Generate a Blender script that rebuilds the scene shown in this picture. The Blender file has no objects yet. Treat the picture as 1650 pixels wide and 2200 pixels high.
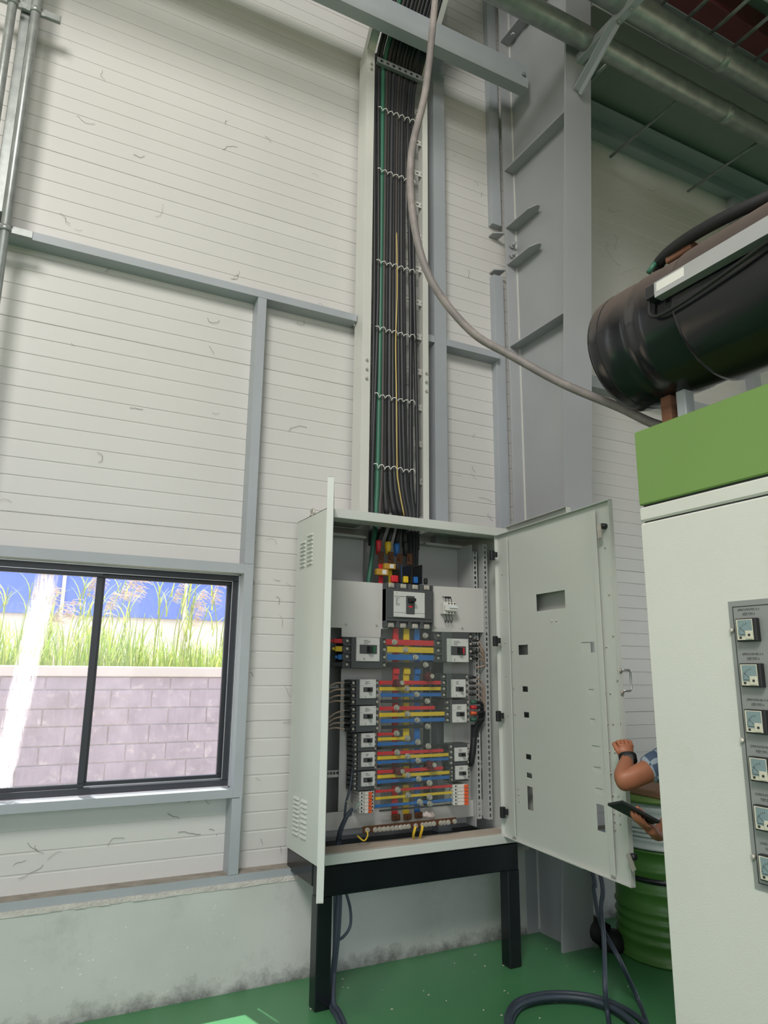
import bpy, math, random
from mathutils import Vector, Matrix

random.seed(7)
SC = bpy.context.scene
COL = SC.collection

# ------------------------------------------------------------------ camera
cam_d = bpy.data.cameras.new('camera'); cam = bpy.data.objects.new('camera', cam_d); COL.objects.link(cam)
RIGHT = Vector((0.887797, -0.460138, 0.009485)); DOWN = Vector((0.107904, 0.188068, -0.976211)); FWD = Vector((0.447407, 0.867700, 0.216617))
cam.matrix_world = Matrix(((RIGHT.x, -DOWN.x, -FWD.x, 0.0), (RIGHT.y, -DOWN.y, -FWD.y, 0.0), (RIGHT.z, -DOWN.z, -FWD.z, 1.5), (0, 0, 0, 1)))
cam_d.sensor_fit = 'VERTICAL'; cam_d.sensor_height = 36; cam_d.lens = 36 * 1530 / 2200; cam_d.clip_start = 0.05; cam_d.clip_end = 200
SC.camera = cam

# ------------------------------------------------------------------ sky, sun, added area lamp, exposure
world = bpy.data.worlds.new('sky'); SC.world = world; world.use_nodes = True
bg = world.node_tree.nodes['Background']; bg.inputs[0].default_value = (0.85, 0.90, 1.0, 1); bg.inputs[1].default_value = 2.6
sun_d = bpy.data.lights.new('sun', 'SUN'); sun = bpy.data.objects.new('sun', sun_d); COL.objects.link(sun)
sun_d.energy = 11.5; sun_d.angle = 0.01; sun_d.color = (1.0, 0.965, 0.93)
sun.rotation_euler = Vector((0.06, -0.243, -0.91)).to_track_quat('-Z', 'Y').to_euler()

def area(name, loc, target, sx, sy, power, color):
    d = bpy.data.lights.new(name, 'AREA'); o = bpy.data.objects.new(name, d); COL.objects.link(o)
    d.shape = 'RECTANGLE'; d.size = sx; d.size_y = sy; d.energy = power; d.color = color
    o.location = loc; o.rotation_euler = (Vector(target) - Vector(loc)).to_track_quat('-Z', 'Y').to_euler()
    return o
area('added_area_lamp', (-2.1, -1.9, 6.7), (1.0, 3.7, 2.4), 2.0, 2.0, 420, (1.0, 0.965, 0.92))  # area lamp added for the high left light; no skylight is built
SC.view_settings.view_transform = 'Standard'; SC.view_settings.look = 'None'
SC.view_settings.exposure = -0.08; SC.view_settings.gamma = 1.0; SC.view_settings.use_curve_mapping = False

# ------------------------------------------------------------------ materials
def lin(c):
    return tuple((x / 12.92 if x <= 0.04045 else ((x + 0.055) / 1.055) ** 2.4) for x in c)
def mat(name, rgb, rough=0.5, metal=0.0, vary=0.06, scale=6.0, bump=0.0, bscale=60.0, dirt=None, dscale=2.5, damt=0.5, dlo=0.55, coat=0.0, stretch=None):
    m = bpy.data.materials.new(name); m.use_nodes = True
    nt = m.node_tree; N = nt.nodes; L = nt.links
    b = N['Principled BSDF']; b.inputs['Roughness'].default_value = rough; b.inputs['Metallic'].default_value = metal
    if coat: b.inputs['Coat Weight'].default_value = coat
    c = lin([x / 255 for x in rgb])
    tc = N.new('ShaderNodeTexCoord'); src = tc.outputs['Object']
    if stretch:
        mp = N.new('ShaderNodeMapping'); mp.inputs['Scale'].default_value = stretch; L.new(src, mp.inputs[0]); src = mp.outputs[0]
    nz = N.new('ShaderNodeTexNoise'); nz.inputs['Scale'].default_value = scale; nz.inputs['Detail'].default_value = 4; L.new(src, nz.inputs['Vector'])
    rp = N.new('ShaderNodeValToRGB')
    rp.color_ramp.elements[0].position = 0.3; rp.color_ramp.elements[1].position = 0.7
    rp.color_ramp.elements[0].color = (*[x * (1 - vary) for x in c], 1); rp.color_ramp.elements[1].color = (*[min(1, x * (1 + vary)) for x in c], 1)
    L.new(nz.outputs['Fac'], rp.inputs[0]); out = rp.outputs[0]
    if dirt:
        n2 = N.new('ShaderNodeTexNoise'); n2.inputs['Scale'].default_value = dscale; n2.inputs['Detail'].default_value = 8; n2.inputs['Roughness'].default_value = 0.7; L.new(src, n2.inputs['Vector'])
        r2 = N.new('ShaderNodeValToRGB'); r2.color_ramp.elements[0].position = dlo; r2.color_ramp.elements[1].position = min(1, dlo + 0.22)
        r2.color_ramp.elements[0].color = (0, 0, 0, 1); r2.color_ramp.elements[1].color = (damt, damt, damt, 1)
        L.new(n2.outputs['Fac'], r2.inputs[0])
        mx = N.new('ShaderNodeMix'); mx.data_type = 'RGBA'; L.new(r2.outputs[0], mx.inputs[0]); L.new(out, mx.inputs[6])
        mx.inputs[7].default_value = (*lin([x / 255 for x in dirt]), 1); out = mx.outputs[2]
    L.new(out, b.inputs['Base Color'])
    if bump:
        n3 = N.new('ShaderNodeTexNoise'); n3.inputs['Scale'].default_value = bscale; n3.inputs['Detail'].default_value = 3; L.new(src, n3.inputs['Vector'])
        bp = N.new('ShaderNodeBump'); bp.inputs['Strength'].default_value = bump; bp.inputs['Distance'].default_value = 0.01
        L.new(n3.outputs['Fac'], bp.inputs['Height']); L.new(bp.outputs[0], b.inputs['Normal'])
    return m

M_PANEL = mat('cream_cladding', (203, 201, 198), 0.36, vary=0.03, scale=1.5, dirt=(150, 144, 134), dscale=3.0, damt=0.25, dlo=0.6)
M_STEEL = mat('grey_painted_steel', (160, 165, 170), 0.42, vary=0.05, scale=3, dirt=(120, 118, 112), dscale=8, damt=0.3, dlo=0.62)
M_STEEL2 = mat('grey_painted_column', (158, 160, 163), 0.33, vary=0.05, scale=2, dirt=(112, 112, 112), dscale=6, damt=0.25, dlo=0.64)
M_CONC = mat('painted_concrete', (190, 192, 186), 0.75, vary=0.05, scale=3, bump=0.15, bscale=25, dirt=(150, 152, 146), dscale=4, damt=0.5, dlo=0.55)
M_MORTAR = mat('white_mortar', (196, 190, 184), 0.9, vary=0.12, scale=20, bump=0.6, bscale=80)
M_DUST = mat('dusty_ledge', (150, 142, 132), 0.9, vary=0.2, scale=18)
M_FLOOR = mat('green_epoxy', (74, 132, 88), 0.30, vary=0.10, scale=1.3, dirt=(86, 128, 92), dscale=2.2, damt=0.5, dlo=0.52)
M_CAB = mat('pale_grey_green_enamel', (201, 204, 198), 0.34, vary=0.02, scale=2, dirt=(170, 174, 166), dscale=5, damt=0.25, dlo=0.62)
M_CABIN = mat('cabinet_grey_interior', (172, 173, 172), 0.45, vary=0.03, scale=3)
M_COVER = mat('cover_plate_grey', (196, 194, 190), 0.5, vary=0.02, scale=3)
M_BLK = mat('black_gloss_paint', (17, 21, 25), 0.22, vary=0.2, scale=4, dirt=(48, 50, 50), dscale=5, damt=0.5, dlo=0.6)
M_MCCB = mat('dark_grey_plastic', (72, 75, 76), 0.5, vary=0.05)
M_MCCB2 = mat('black_plastic', (30, 31, 32), 0.5, vary=0.1)
M_PLATE = mat('pale_breaker_plate', (200, 200, 196), 0.45, vary=0.03, dirt=(150, 148, 144), dscale=30, damt=0.4, dlo=0.6)
M_WHITEP = mat('white_plastic', (214, 212, 206), 0.4, vary=0.02)
M_ORANGE = mat('orange_toggle', (224, 92, 44), 0.4, vary=0.04)
M_RED = mat('red_sleeve', (206, 44, 52), 0.45, vary=0.08)
M_YEL = mat('yellow_sleeve', (222, 186, 44), 0.45, vary=0.08)
M_BLU = mat('blue_sleeve', (38, 104, 176), 0.45, vary=0.08)
M_BLKS = mat('black_sleeve', (34, 36, 38), 0.5, vary=0.1)
M_COPPER = mat('brown_copper', (104, 70, 52), 0.42, metal=0.55, vary=0.15, scale=12)
M_ZINC = mat('zinc_bolt', (204, 198, 188), 0.3, metal=0.55, vary=0.15, scale=30)
M_CABLE = mat('black_cable_sheath', (40, 41, 44), 0.5, vary=0.12, scale=8)
M_CABLEB = mat('brownish_black_sheath', (54, 49, 47), 0.5, vary=0.12, scale=8)
M_CGREEN = mat('green_cable', (48, 100, 80), 0.45, vary=0.06)
M_CYEL = mat('yellow_earth_wire', (196, 172, 104), 0.45, vary=0.1)
M_TAN = mat('tan_wire', (172, 148, 132), 0.5, vary=0.08)
M_HOSE = mat('dusty_grey_cable', (120, 114, 112), 0.6, vary=0.1, scale=5, dirt=(158, 148, 142), dscale=6, damt=0.7, dlo=0.45)
M_FLCAB = mat('slate_floor_cable', (58, 68, 80), 0.5, vary=0.1)
M_TIE = mat('white_cable_tie', (222, 220, 214), 0.5)
M_TRAY = mat('tray_enamel', (202, 202, 196), 0.4, vary=0.03, scale=3)
M_GALV = mat('galvanised_steel', (150, 154, 152), 0.34, metal=0.4, vary=0.18, scale=14, dirt=(186, 190, 188), dscale=18, damt=0.5, dlo=0.55)
M_FRAME = mat('charcoal_window_frame', (44, 46, 52), 0.35, vary=0.06)
M_ALU = mat('bare_aluminium', (206, 208, 210), 0.3, metal=0.8, vary=0.05)
M_GREEN = mat('apple_green_enamel', (112, 146, 76), 0.42, vary=0.04, scale=1.6, dirt=(84, 118, 52), dscale=7, damt=0.3, dlo=0.66)
M_MACH = mat('white_textured_enamel', (211, 212, 204), 0.48, vary=0.02, scale=2, bump=0.12, bscale=200, dirt=(196, 190, 170), dscale=2.4, damt=0.5, dlo=0.55)
M_GPANEL = mat('grey_meter_panel', (140, 144, 140), 0.4, vary=0.03, scale=3)
M_DRUM = mat('green_drum_enamel', (74, 122, 52), 0.35, vary=0.08, scale=2)
M_PALE = mat('pale_drum_enamel', (206, 214, 216), 0.4, vary=0.03)
M_KRAFT = mat('brown_board', (150, 116, 92), 0.85, vary=0.12, scale=10)
M_WOOD = mat('brown_wood_block', (112, 74, 54), 0.8, vary=0.25, scale=7, stretch=(1, 1, 14))
M_BARREL = mat('black_barrel_gloss', (22, 23, 27), 0.2, vary=0.15, scale=3, dirt=(92, 80, 74), dscale=1.6, damt=0.55, dlo=0.56)
M_RUB = mat('black_rubber', (20, 21, 22), 0.7, vary=0.15)
M_SKIN = mat('tanned_skin', (168, 108, 80), 0.5, vary=0.08, scale=12)
M_HAIR = mat('black_hair', (24, 22, 21), 0.6, vary=0.2, scale=60)
M_TROUS = mat('dark_trousers', (38, 38, 46), 0.8, vary=0.1)
M_DARKGLASS = mat('phone_glass', (16, 28, 32), 0.12, vary=0.02)
M_MAROON = mat('maroon_beam_paint', (128, 60, 64), 0.5, vary=0.08)
M_SOFFIT = mat('pale_soffit', (150, 156, 150), 0.7, vary=0.03)
M_TEXT = mat('black_print', (36, 38, 38), 0.6, vary=0.0)
M_DIAL = mat('ivory_dial', (206, 202, 182), 0.5, vary=0.03)
M_DIALG = mat('bluish_dial_glass', (128, 148, 150), 0.12, vary=0.03)
M_BLOCK = mat('grey_concrete_block', (164, 156, 178), 0.9, vary=0.16, scale=5, bump=0.3, bscale=30, dirt=(214, 208, 220), dscale=9, damt=0.8, dlo=0.54)
M_COPING = mat('pale_coping', (204, 200, 206), 0.85, vary=0.05)
M_BLUEB = mat('blue_cladding', (30, 70, 190), 0.5, vary=0.04, scale=0.5)
M_BLUEP = mat('pale_blue_cladding', (92, 122, 206), 0.5, vary=0.04, scale=0.5)
M_WHITEW = mat('white_render', (226, 222, 214), 0.9, vary=0.03)
M_EARTH = mat('dry_earth', (160, 146, 120), 0.95, vary=0.2, scale=2)
M_COB = mat('dusty_cobweb', (92, 84, 76), 0.9, vary=0.1)

def settle_dust(m, rgb):     # dust lying on upward-facing surfaces
    nt = m.node_tree; N = nt.nodes; L = nt.links; b = N['Principled BSDF']; old = b.inputs['Base Color'].links[0].from_socket
    g = N.new('ShaderNodeNewGeometry'); sp = N.new('ShaderNodeSeparateXYZ'); L.new(g.outputs['Normal'], sp.inputs[0])
    nz = N.new('ShaderNodeTexNoise'); nz.inputs['Scale'].default_value = 5; nz.inputs['Detail'].default_value = 6
    tc = N.new('ShaderNodeTexCoord'); L.new(tc.outputs['Object'], nz.inputs['Vector'])
    ad = N.new('ShaderNodeMath'); ad.operation = 'MULTIPLY_ADD'; ad.inputs[1].default_value = 0.5; L.new(nz.outputs['Fac'], ad.inputs[0]); L.new(sp.outputs['Z'], ad.inputs[2])
    mr = N.new('ShaderNodeMapRange'); mr.inputs[1].default_value = 0.25; mr.inputs[2].default_value = 1.15; mr.inputs[4].default_value = 0.85; L.new(ad.outputs[0], mr.inputs[0])
    mx = N.new('ShaderNodeMix'); mx.data_type = 'RGBA'; L.new(mr.outputs[0], mx.inputs[0]); L.new(old, mx.inputs[6]); mx.inputs[7].default_value = (*lin([x / 255 for x in rgb]), 1); L.new(mx.outputs[2], b.inputs['Base Color'])
    rr = N.new('ShaderNodeMapRange'); rr.inputs[3].default_value = 0.2; rr.inputs[4].default_value = 0.75; L.new(mr.outputs[0], rr.inputs[0]); L.new(rr.outputs[0], b.inputs['Roughness'])
settle_dust(M_BARREL, (112, 98, 90))
def leaf_mat(name, rgb, tr=0.5):
    m = mat(name, rgb, 0.6, vary=0.25, scale=4); nt = m.node_tree; b = nt.nodes['Principled BSDF']
    t = nt.nodes.new('ShaderNodeBsdfTranslucent'); mx = nt.nodes.new('ShaderNodeMixShader'); mx.inputs[0].default_value = tr
    t.inputs[0].default_value = (*lin([x / 255 for x in rgb]), 1)
    o = [n for n in nt.nodes if n.type == 'OUTPUT_MATERIAL'][0]
    nt.links.new(b.outputs[0], mx.inputs[1]); nt.links.new(t.outputs[0], mx.inputs[2]); nt.links.new(mx.outputs[0], o.inputs[0])
    return m
M_REED = leaf_mat('reed_leaf', (128, 158, 50)); M_REED2 = leaf_mat('pale_reed_leaf', (176, 190, 96)); M_PLUME = leaf_mat('reed_plume', (240, 222, 212))

def glass_mat(name, streak):
    m = bpy.data.materials.new(name); m.use_nodes = True; nt = m.node_tree; N = nt.nodes; L = nt.links
    o = [n for n in N if n.type == 'OUTPUT_MATERIAL'][0]; N.remove(N['Principled BSDF'])
    tr = N.new('ShaderNodeBsdfTransparent'); tr.inputs[0].default_value = (0.97, 0.98, 0.98, 1)
    gl = N.new('ShaderNodeBsdfGlossy'); gl.inputs['Roughness'].default_value = 0.03
    lw = N.new('ShaderNodeLayerWeight'); lw.inputs[0].default_value = 0.5; pw = N.new('ShaderNodeMath'); pw.operation = 'POWER'; pw.inputs[1].default_value = 5; L.new(lw.outputs['Facing'], pw.inputs[0]); fr = N.new('ShaderNodeMath'); fr.operation = 'MULTIPLY_ADD'; fr.inputs[1].default_value = 0.5; fr.inputs[2].default_value = 0.02; L.new(pw.outputs[0], fr.inputs[0])
    m1 = N.new('ShaderNodeMixShader'); L.new(fr.outputs[0], m1.inputs[0]); L.new(tr.outputs[0], m1.inputs[1]); L.new(gl.outputs[0], m1.inputs[2])
    out = m1.outputs[0]
    # dried dirt film on the pane: a faint overall haze and, on one pane, a wide dried run
    tl = N.new('ShaderNodeBsdfTranslucent'); tl.inputs[0].default_value = (0.95, 0.93, 0.95, 1)
    tc = N.new('ShaderNodeTexCoord'); sp = N.new('ShaderNodeSeparateXYZ'); L.new(tc.outputs['Object'], sp.inputs[0])
    mp = N.new('ShaderNodeMapping'); mp.inputs['Scale'].default_value = (60, 1, 9); L.new(tc.outputs['Object'], mp.inputs[0])
    nz = N.new('ShaderNodeTexNoise'); nz.inputs['Scale'].default_value = 1.6; nz.inputs['Detail'].default_value = 6; L.new(mp.outputs[0], nz.inputs['Vector'])
    fac = N.new('ShaderNodeMath'); fac.operation = 'MULTIPLY'; fac.inputs[1].default_value = 0.06; L.new(nz.outputs['Fac'], fac.inputs[0]); f = fac.outputs[0]
    if streak is not None:
        cx, w, slope = streak
        a = N.new('ShaderNodeMath'); a.operation = 'MULTIPLY_ADD'; a.inputs[1].default_value = slope; L.new(sp.outputs['Z'], a.inputs[0]); a.inputs[2].default_value = cx
        s = N.new('ShaderNodeMath'); s.operation = 'SUBTRACT'; L.new(sp.outputs['X'], s.inputs[0]); L.new(a.outputs[0], s.inputs[1])
        ab = N.new('ShaderNodeMath'); ab.operation = 'ABSOLUTE'; L.new(s.outputs[0], ab.inputs[0])
        mr = N.new('ShaderNodeMapRange'); mr.inputs[1].default_value = w * 0.35; mr.inputs[2].default_value = w * 1.6; mr.inputs[3].default_value = 1.0; mr.inputs[4].default_value = 0.0; L.new(ab.outputs[0], mr.inputs[0])
        mu = N.new('ShaderNodeMath'); mu.operation = 'MULTIPLY'; L.new(mr.outputs[0], mu.inputs[0])
        n2 = N.new('ShaderNodeMapRange'); n2.inputs[1].default_value = 0.35; n2.inputs[2].default_value = 0.6; n2.inputs[3].default_value = 0.12; n2.inputs[4].default_value = 1.0; L.new(nz.outputs['Fac'], n2.inputs[0]); L.new(n2.outputs[0], mu.inputs[1])
        ad = N.new('ShaderNodeMath'); ad.operation = 'ADD'; ad.use_clamp = True; L.new(mu.outputs[0], ad.inputs[0]); L.new(f, ad.inputs[1]); f = ad.outputs[0]
    m2 = N.new('ShaderNodeMixShader'); L.new(f, m2.inputs[0]); L.new(out, m2.inputs[1]); L.new(tl.outputs[0], m2.inputs[2]); L.new(m2.outputs[0], o.inputs[0])
    return m
M_GLASS = glass_mat('window_glass', None)
M_GLASSD = glass_mat('dirty_window_glass', (-0.065, 0.034, 0.10))
def acrylic():
    m = bpy.data.materials.new('clear_acrylic'); m.use_nodes = True; nt = m.node_tree; N = nt.nodes; L = nt.links
    o = [n for n in N if n.type == 'OUTPUT_MATERIAL'][0]; N.remove(N['Principled BSDF'])
    tr = N.new('ShaderNodeBsdfTransparent'); tr.inputs[0].default_value = (0.95, 0.97, 0.96, 1)
    gl = N.new('ShaderNodeBsdfGlossy'); gl.inputs['Roughness'].default_value = 0.08
    df = N.new('ShaderNodeBsdfDiffuse'); df.inputs[0].default_value = (0.5, 0.52, 0.5, 1)
    m0 = N.new('ShaderNodeMixShader'); m0.inputs[0].default_value = 0.4; L.new(gl.outputs[0], m0.inputs[1]); L.new(df.outputs[0], m0.inputs[2])
    m1 = N.new('ShaderNodeMixShader'); m1.inputs[0].default_value = 0.05; L.new(tr.outputs[0], m1.inputs[1]); L.new(m0.outputs[0], m1.inputs[2]); L.new(m1.outputs[0], o.inputs[0])
    return m
M_ACRYL = acrylic()
def plaid():
    m = mat('blue_white_plaid', (190, 196, 204), 0.8, vary=0.05, scale=20); nt = m.node_tree; N = nt.nodes; L = nt.links; b = N['Principled BSDF']
    tc = N.new('ShaderNodeTexCoord'); ck = N.new('ShaderNodeTexChecker'); ck.inputs['Scale'].default_value = 22; ck.inputs[1].default_value = (*lin((.62, .67, .72)), 1); ck.inputs[2].default_value = (*lin((.30, .37, .47)), 1)
    mp = N.new('ShaderNodeMapping'); mp.inputs['Rotation'].default_value = (0.2, 0.3, 0.5); L.new(tc.outputs['Object'], mp.inputs[0]); L.new(mp.outputs[0], ck.inputs['Vector'])
    L.new(ck.outputs[0], b.inputs['Base Color']); return m
M_PLAID = plaid()

# grime along the foot of the lower wall and mortar drips: height-masked dirt of its own shape
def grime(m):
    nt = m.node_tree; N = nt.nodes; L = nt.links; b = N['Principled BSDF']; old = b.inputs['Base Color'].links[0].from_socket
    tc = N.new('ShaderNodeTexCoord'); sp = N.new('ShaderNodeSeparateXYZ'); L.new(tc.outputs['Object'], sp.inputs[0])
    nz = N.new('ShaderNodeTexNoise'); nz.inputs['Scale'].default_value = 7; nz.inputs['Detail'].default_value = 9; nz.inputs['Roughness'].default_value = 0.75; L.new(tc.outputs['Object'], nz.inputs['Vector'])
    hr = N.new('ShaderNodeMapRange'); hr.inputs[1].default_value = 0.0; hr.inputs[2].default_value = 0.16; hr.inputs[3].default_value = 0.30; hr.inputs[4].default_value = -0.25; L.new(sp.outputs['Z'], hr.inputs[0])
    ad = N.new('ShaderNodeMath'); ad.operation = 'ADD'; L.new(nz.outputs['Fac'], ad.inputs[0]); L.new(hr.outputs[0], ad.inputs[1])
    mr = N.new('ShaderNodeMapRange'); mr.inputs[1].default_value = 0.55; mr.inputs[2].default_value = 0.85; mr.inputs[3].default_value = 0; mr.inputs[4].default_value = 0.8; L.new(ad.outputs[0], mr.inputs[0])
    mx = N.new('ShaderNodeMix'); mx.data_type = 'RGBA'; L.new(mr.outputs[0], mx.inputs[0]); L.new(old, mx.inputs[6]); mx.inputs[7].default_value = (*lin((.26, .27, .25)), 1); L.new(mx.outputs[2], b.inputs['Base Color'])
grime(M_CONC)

# ------------------------------------------------------------------ mesh helpers
class MB:
    def __init__(s): s.v = []; s.f = []; s.sm = []
    def add(s, v, f, smooth=False):
        o = len(s.v); s.v += [tuple(x) for x in v]; s.f += [tuple(i + o for i in q) for q in f]; s.sm += [smooth] * len(f); return s
    def box(s, x0, x1, y0, y1, z0, z1, b=0.0):
        x0, x1 = min(x0, x1), max(x0, x1); y0, y1 = min(y0, y1), max(y0, y1); z0, z1 = min(z0, z1), max(z0, z1)
        if b <= 0:
            v = [(x, y, z) for z in (z0, z1) for y in (y0, y1) for x in (x0, x1)]
            return s.add(v, [(0, 2, 3, 1), (4, 5, 7, 6), (0, 1, 5, 4), (2, 6, 7, 3), (0, 4, 6, 2), (1, 3, 7, 5)])
        b = min(b, (x1 - x0) * .45, (y1 - y0) * .45, (z1 - z0) * .45)
        c = ((x0 + x1) / 2, (y0 + y1) / 2, (z0 + z1) / 2); h = ((x1 - x0) / 2, (y1 - y0) / 2, (z1 - z0) / 2)
        v = []; ix = {}
        for sx in (-1, 1):
            for sy in (-1, 1):
                for sz in (-1, 1):
                    for a in range(3):
                        p = [h[0] - b, h[1] - b, h[2] - b]; p[a] = h[a]
                        ix[(sx, sy, sz, a)] = len(v); v.append((c[0] + sx * p[0], c[1] + sy * p[1], c[2] + sz * p[2]))
        f = []
        for a in range(3):
            o1, o2 = [(1, 2), (2, 0), (0, 1)][a]
            for sg in (-1, 1):
                q = []
                for u, w in ((-1, -1), (1, -1), (1, 1), (-1, 1)):
                    k = [0, 0, 0]; k[a] = sg; k[o1] = u; k[o2] = w; q.append(ix[(*k, a)])
                f.append(q if sg > 0 else q[::-1])
            for u in (-1, 1):          # edges along axis a
                for w in (-1, 1):
                    k0 = [0, 0, 0]; k0[o1] = u; k0[o2] = w; k1 = list(k0); k0[a] = -1; k1[a] = 1
                    q = [ix[(*k0, o1)], ix[(*k1, o1)], ix[(*k1, o2)], ix[(*k0, o2)]]
                    f.append(q if u * w > 0 else q[::-1])
        for sx in (-1, 1):
            for sy in (-1, 1):
                for sz in (-1, 1):
                    t = [ix[(sx, sy, sz, 0)], ix[(sx, sy, sz, 1)], ix[(sx, sy, sz, 2)]]
                    f.append(t if sx * sy * sz > 0 else t[::-1])
        return s.add(v, f)
    def prism(s, poly, axis, a0, a1):
        """poly of 2D points extruded along axis: x -> (y,z), y -> (x,z), z -> (x,y)"""
        n = len(poly)
        def P(p, a): return (a, p[0], p[1]) if axis == 'x' else ((p[0], a, p[1]) if axis == 'y' else (p[0], p[1], a))
        v = [P(p, a0) for p in poly] + [P(p, a1) for p in poly]
        f = [tuple(range(n))[::-1], tuple(range(n, 2 * n))] + [(i, (i + 1) % n, n + (i + 1) % n, n + i) for i in range(n)]
        return s.add(v, f)
    def hexa(s, bot, top):
        v = list(bot) + list(top)
        return s.add(v, [(3, 2, 1, 0), (4, 5, 6, 7), (0, 1, 5, 4), (1, 2, 6, 5), (2, 3, 7, 6), (3, 0, 4, 7)])
    def bar(s, p0, p1, w, d, up=(0, 0, 1)):
        """rectangular bar from p0 to p1"""
        p0 = Vector(p0); p1 = Vector(p1); t = (p1 - p0).normalized(); u = Vector(up)
        a = t.cross(u).normalized() * w / 2; b = a.cross(t).normalized() * d / 2
        return s.hexa([p0 - a - b, p0 + a - b, p0 + a + b, p0 - a + b], [p1 - a - b, p1 + a - b, p1 + a + b, p1 - a + b])
    def tube(s, pts, r, n=8, cap=True):
        pts = [Vector(p) for p in pts]; m = len(pts); rr = r if isinstance(r, (list, tuple)) else [r] * m
        v = []; f = []; nrm = None
        for i, p in enumerate(pts):
            t = (pts[min(i + 1, m - 1)] - pts[max(i - 1, 0)]).normalized()
            if nrm is None: nrm = t.orthogonal().normalized()
            nrm = (nrm - t * nrm.dot(t)); nrm = nrm.normalized() if nrm.length > 1e-6 else t.orthogonal().normalized()
            bn = t.cross(nrm)
            for k in range(n):
                a = 2 * math.pi * k / n; v.append(p + (nrm * math.cos(a) + bn * math.sin(a)) * rr[i])
        for i in range(m - 1):
            for k in range(n): f.append((i * n + k, i * n + (k + 1) % n, (i + 1) * n + (k + 1) % n, (i + 1) * n + k))
        s.add(v, f, True)
        if cap:
            o = len(s.v) - len(v)
            s.f += [tuple(o + k for k in range(n))[::-1], tuple(o + (m - 1) * n + k for k in range(n))]; s.sm += [False, False]
        return s
    def cyl(s, p0, p1, r, n=12): return s.tube([p0, p1], r, n)
    def lathe(s, prof, origin, axis='z', n=32, smooth=True):
        """prof: (r, h) list along axis"""
        v = []; f = []; m = len(prof); o = Vector(origin)
        for r, h in prof:
            for k in range(n):
                a = 2 * math.pi * k / n; c, d = r * math.cos(a), r * math.sin(a)
                v.append(o + (Vector((c, d, h)) if axis == 'z' else (Vector((c, h, d)) if axis == 'y' else Vector((h, c, d)))))
        for i in range(m - 1):
            for k in range(n): f.append((i * n + k, i * n + (k + 1) % n, (i + 1) * n + (k + 1) % n, (i + 1) * n + k))
        return s.add(v, f, smooth)
    def build(s, name, mtl, parent=None, loc=None, rotz=0.0):
        me = bpy.data.meshes.new(name)
        o = Vector(loc) if loc is not None else (Vector(ORG[parent.name]) if parent is not None else Vector((0, 0, 0)))
        vv = s.v if s.v else []
        me.from_pydata([(x - o.x, y - o.y, z - o.z) for x, y, z in vv], [], s.f)
        me.polygons.foreach_set('use_smooth', s.sm); me.materials.append(mtl); me.update()
        ob = bpy.data.objects.new(name, me); COL.objects.link(ob)
        ORG[ob.name] = tuple(o)
        if parent is not None: ob.parent = parent
        else: ob.location = o
        return ob
ORG = {}
def smooth_path(pts, k=6):
    P = [Vector(p) for p in pts]; out = []
    for i in range(len(P) - 1):
        p0 = P[max(i - 1, 0)]; p1 = P[i]; p2 = P[i + 1]; p3 = P[min(i + 2, len(P) - 1)]
        for j in range(k):
            t = j / k
            out.append(0.5 * ((2 * p1) + (-p0 + p2) * t + (2 * p0 - 5 * p1 + 4 * p2 - p3) * t * t + (-p0 + 3 * p1 - 3 * p2 + p3) * t ** 3))
    return out + [P[-1]]
def tag(o, label=None, cat=None, group=None, kind=None):
    if label: o['label'] = label
    if cat: o['category'] = cat
    if group: o['group'] = group
    if kind: o['kind'] = kind
    return o
def thing(name, loc, label, cat, group=None):
    e = bpy.data.objects.new(name, None); COL.objects.link(e); e.location = loc; e.empty_display_size = 0.05
    ORG[e.name] = tuple(loc); return tag(e, label, cat, group)
def box(name, m, parent, x0, x1, y0, y1, z0, z1, b=0.0): return MB().box(x0, x1, y0, y1, z0, z1, b).build(name, m, parent)
def link_copy(src, parent, offset):
    c = src.copy(); COL.objects.link(c); c.parent = parent; c.location = Vector(src.location) + Vector(offset); ORG[c.name] = ORG[src.name]; return c
ORD = ['first', 'second', 'third', 'fourth', 'fifth', 'sixth', 'seventh', 'eighth', 'ninth', 'tenth', 'eleventh', 'twelfth', 'thirteenth', 'fourteenth', 'fifteenth', 'sixteenth']

# ================================================================== SETTING
YP = 3.79           # face of the cladding
YS = 3.69           # front face of girts, studs and lower wall
floor = tag(MB().box(-9, 14, -9, YS, -0.1, 0).build('floor', M_FLOOR), kind='structure')
ceil = tag(MB().box(-9, 14, -9, 4.1, 8.2, 8.35).build('ceiling', M_SOFFIT), kind='structure')
mezz = tag(MB().box(3.2, 9.5, -8.9, YP, 6.5, 6.68).box(3.2, 3.4, -8.9, 1.9, 5.1, 6.5).build('ceiling_mezzanine', M_SOFFIT), kind='structure')  # deck, plus an unseen edge lip added to block the area lamp
tag(MB().box(3.12, 9.5, 2.96, YP, 6.02, 6.06).build('ceiling_soffit', M_SOFFIT), kind='structure')
tag(MB().box(9.5, 9.7, -9, -5.5, 0, 8.2).box(9.5, 9.7, 2.5, YP, 0, 8.2).box(9.5, 9.7, -5.5, 2.5, 3.4, 8.2).build('wall_right', M_PANEL), kind='structure')
tag(MB().box(2.5, 9.7, -9.2, -9, 0, 8.2).box(-9, -8, -9.2, -9, 0, 8.2).box(-8, 2.5, -9.2, -9, 5.8, 8.2).build('wall_rear', M_PANEL), kind='structure')
tag(MB().box(-9.2, -9, -9.2, -7.5, 0, 8.2).box(-9.2, -9, -1.5, 3.9, 0, 8.2).box(-9.2, -9, -7.5, -1.5, 4.0, 8.2).build('wall_left', M_PANEL), kind='structure')
low = tag(MB().box(-5, 9.5, YS, 3.97, -0.1, 0.462).build('wall_lower', M_CONC), kind='structure')
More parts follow.
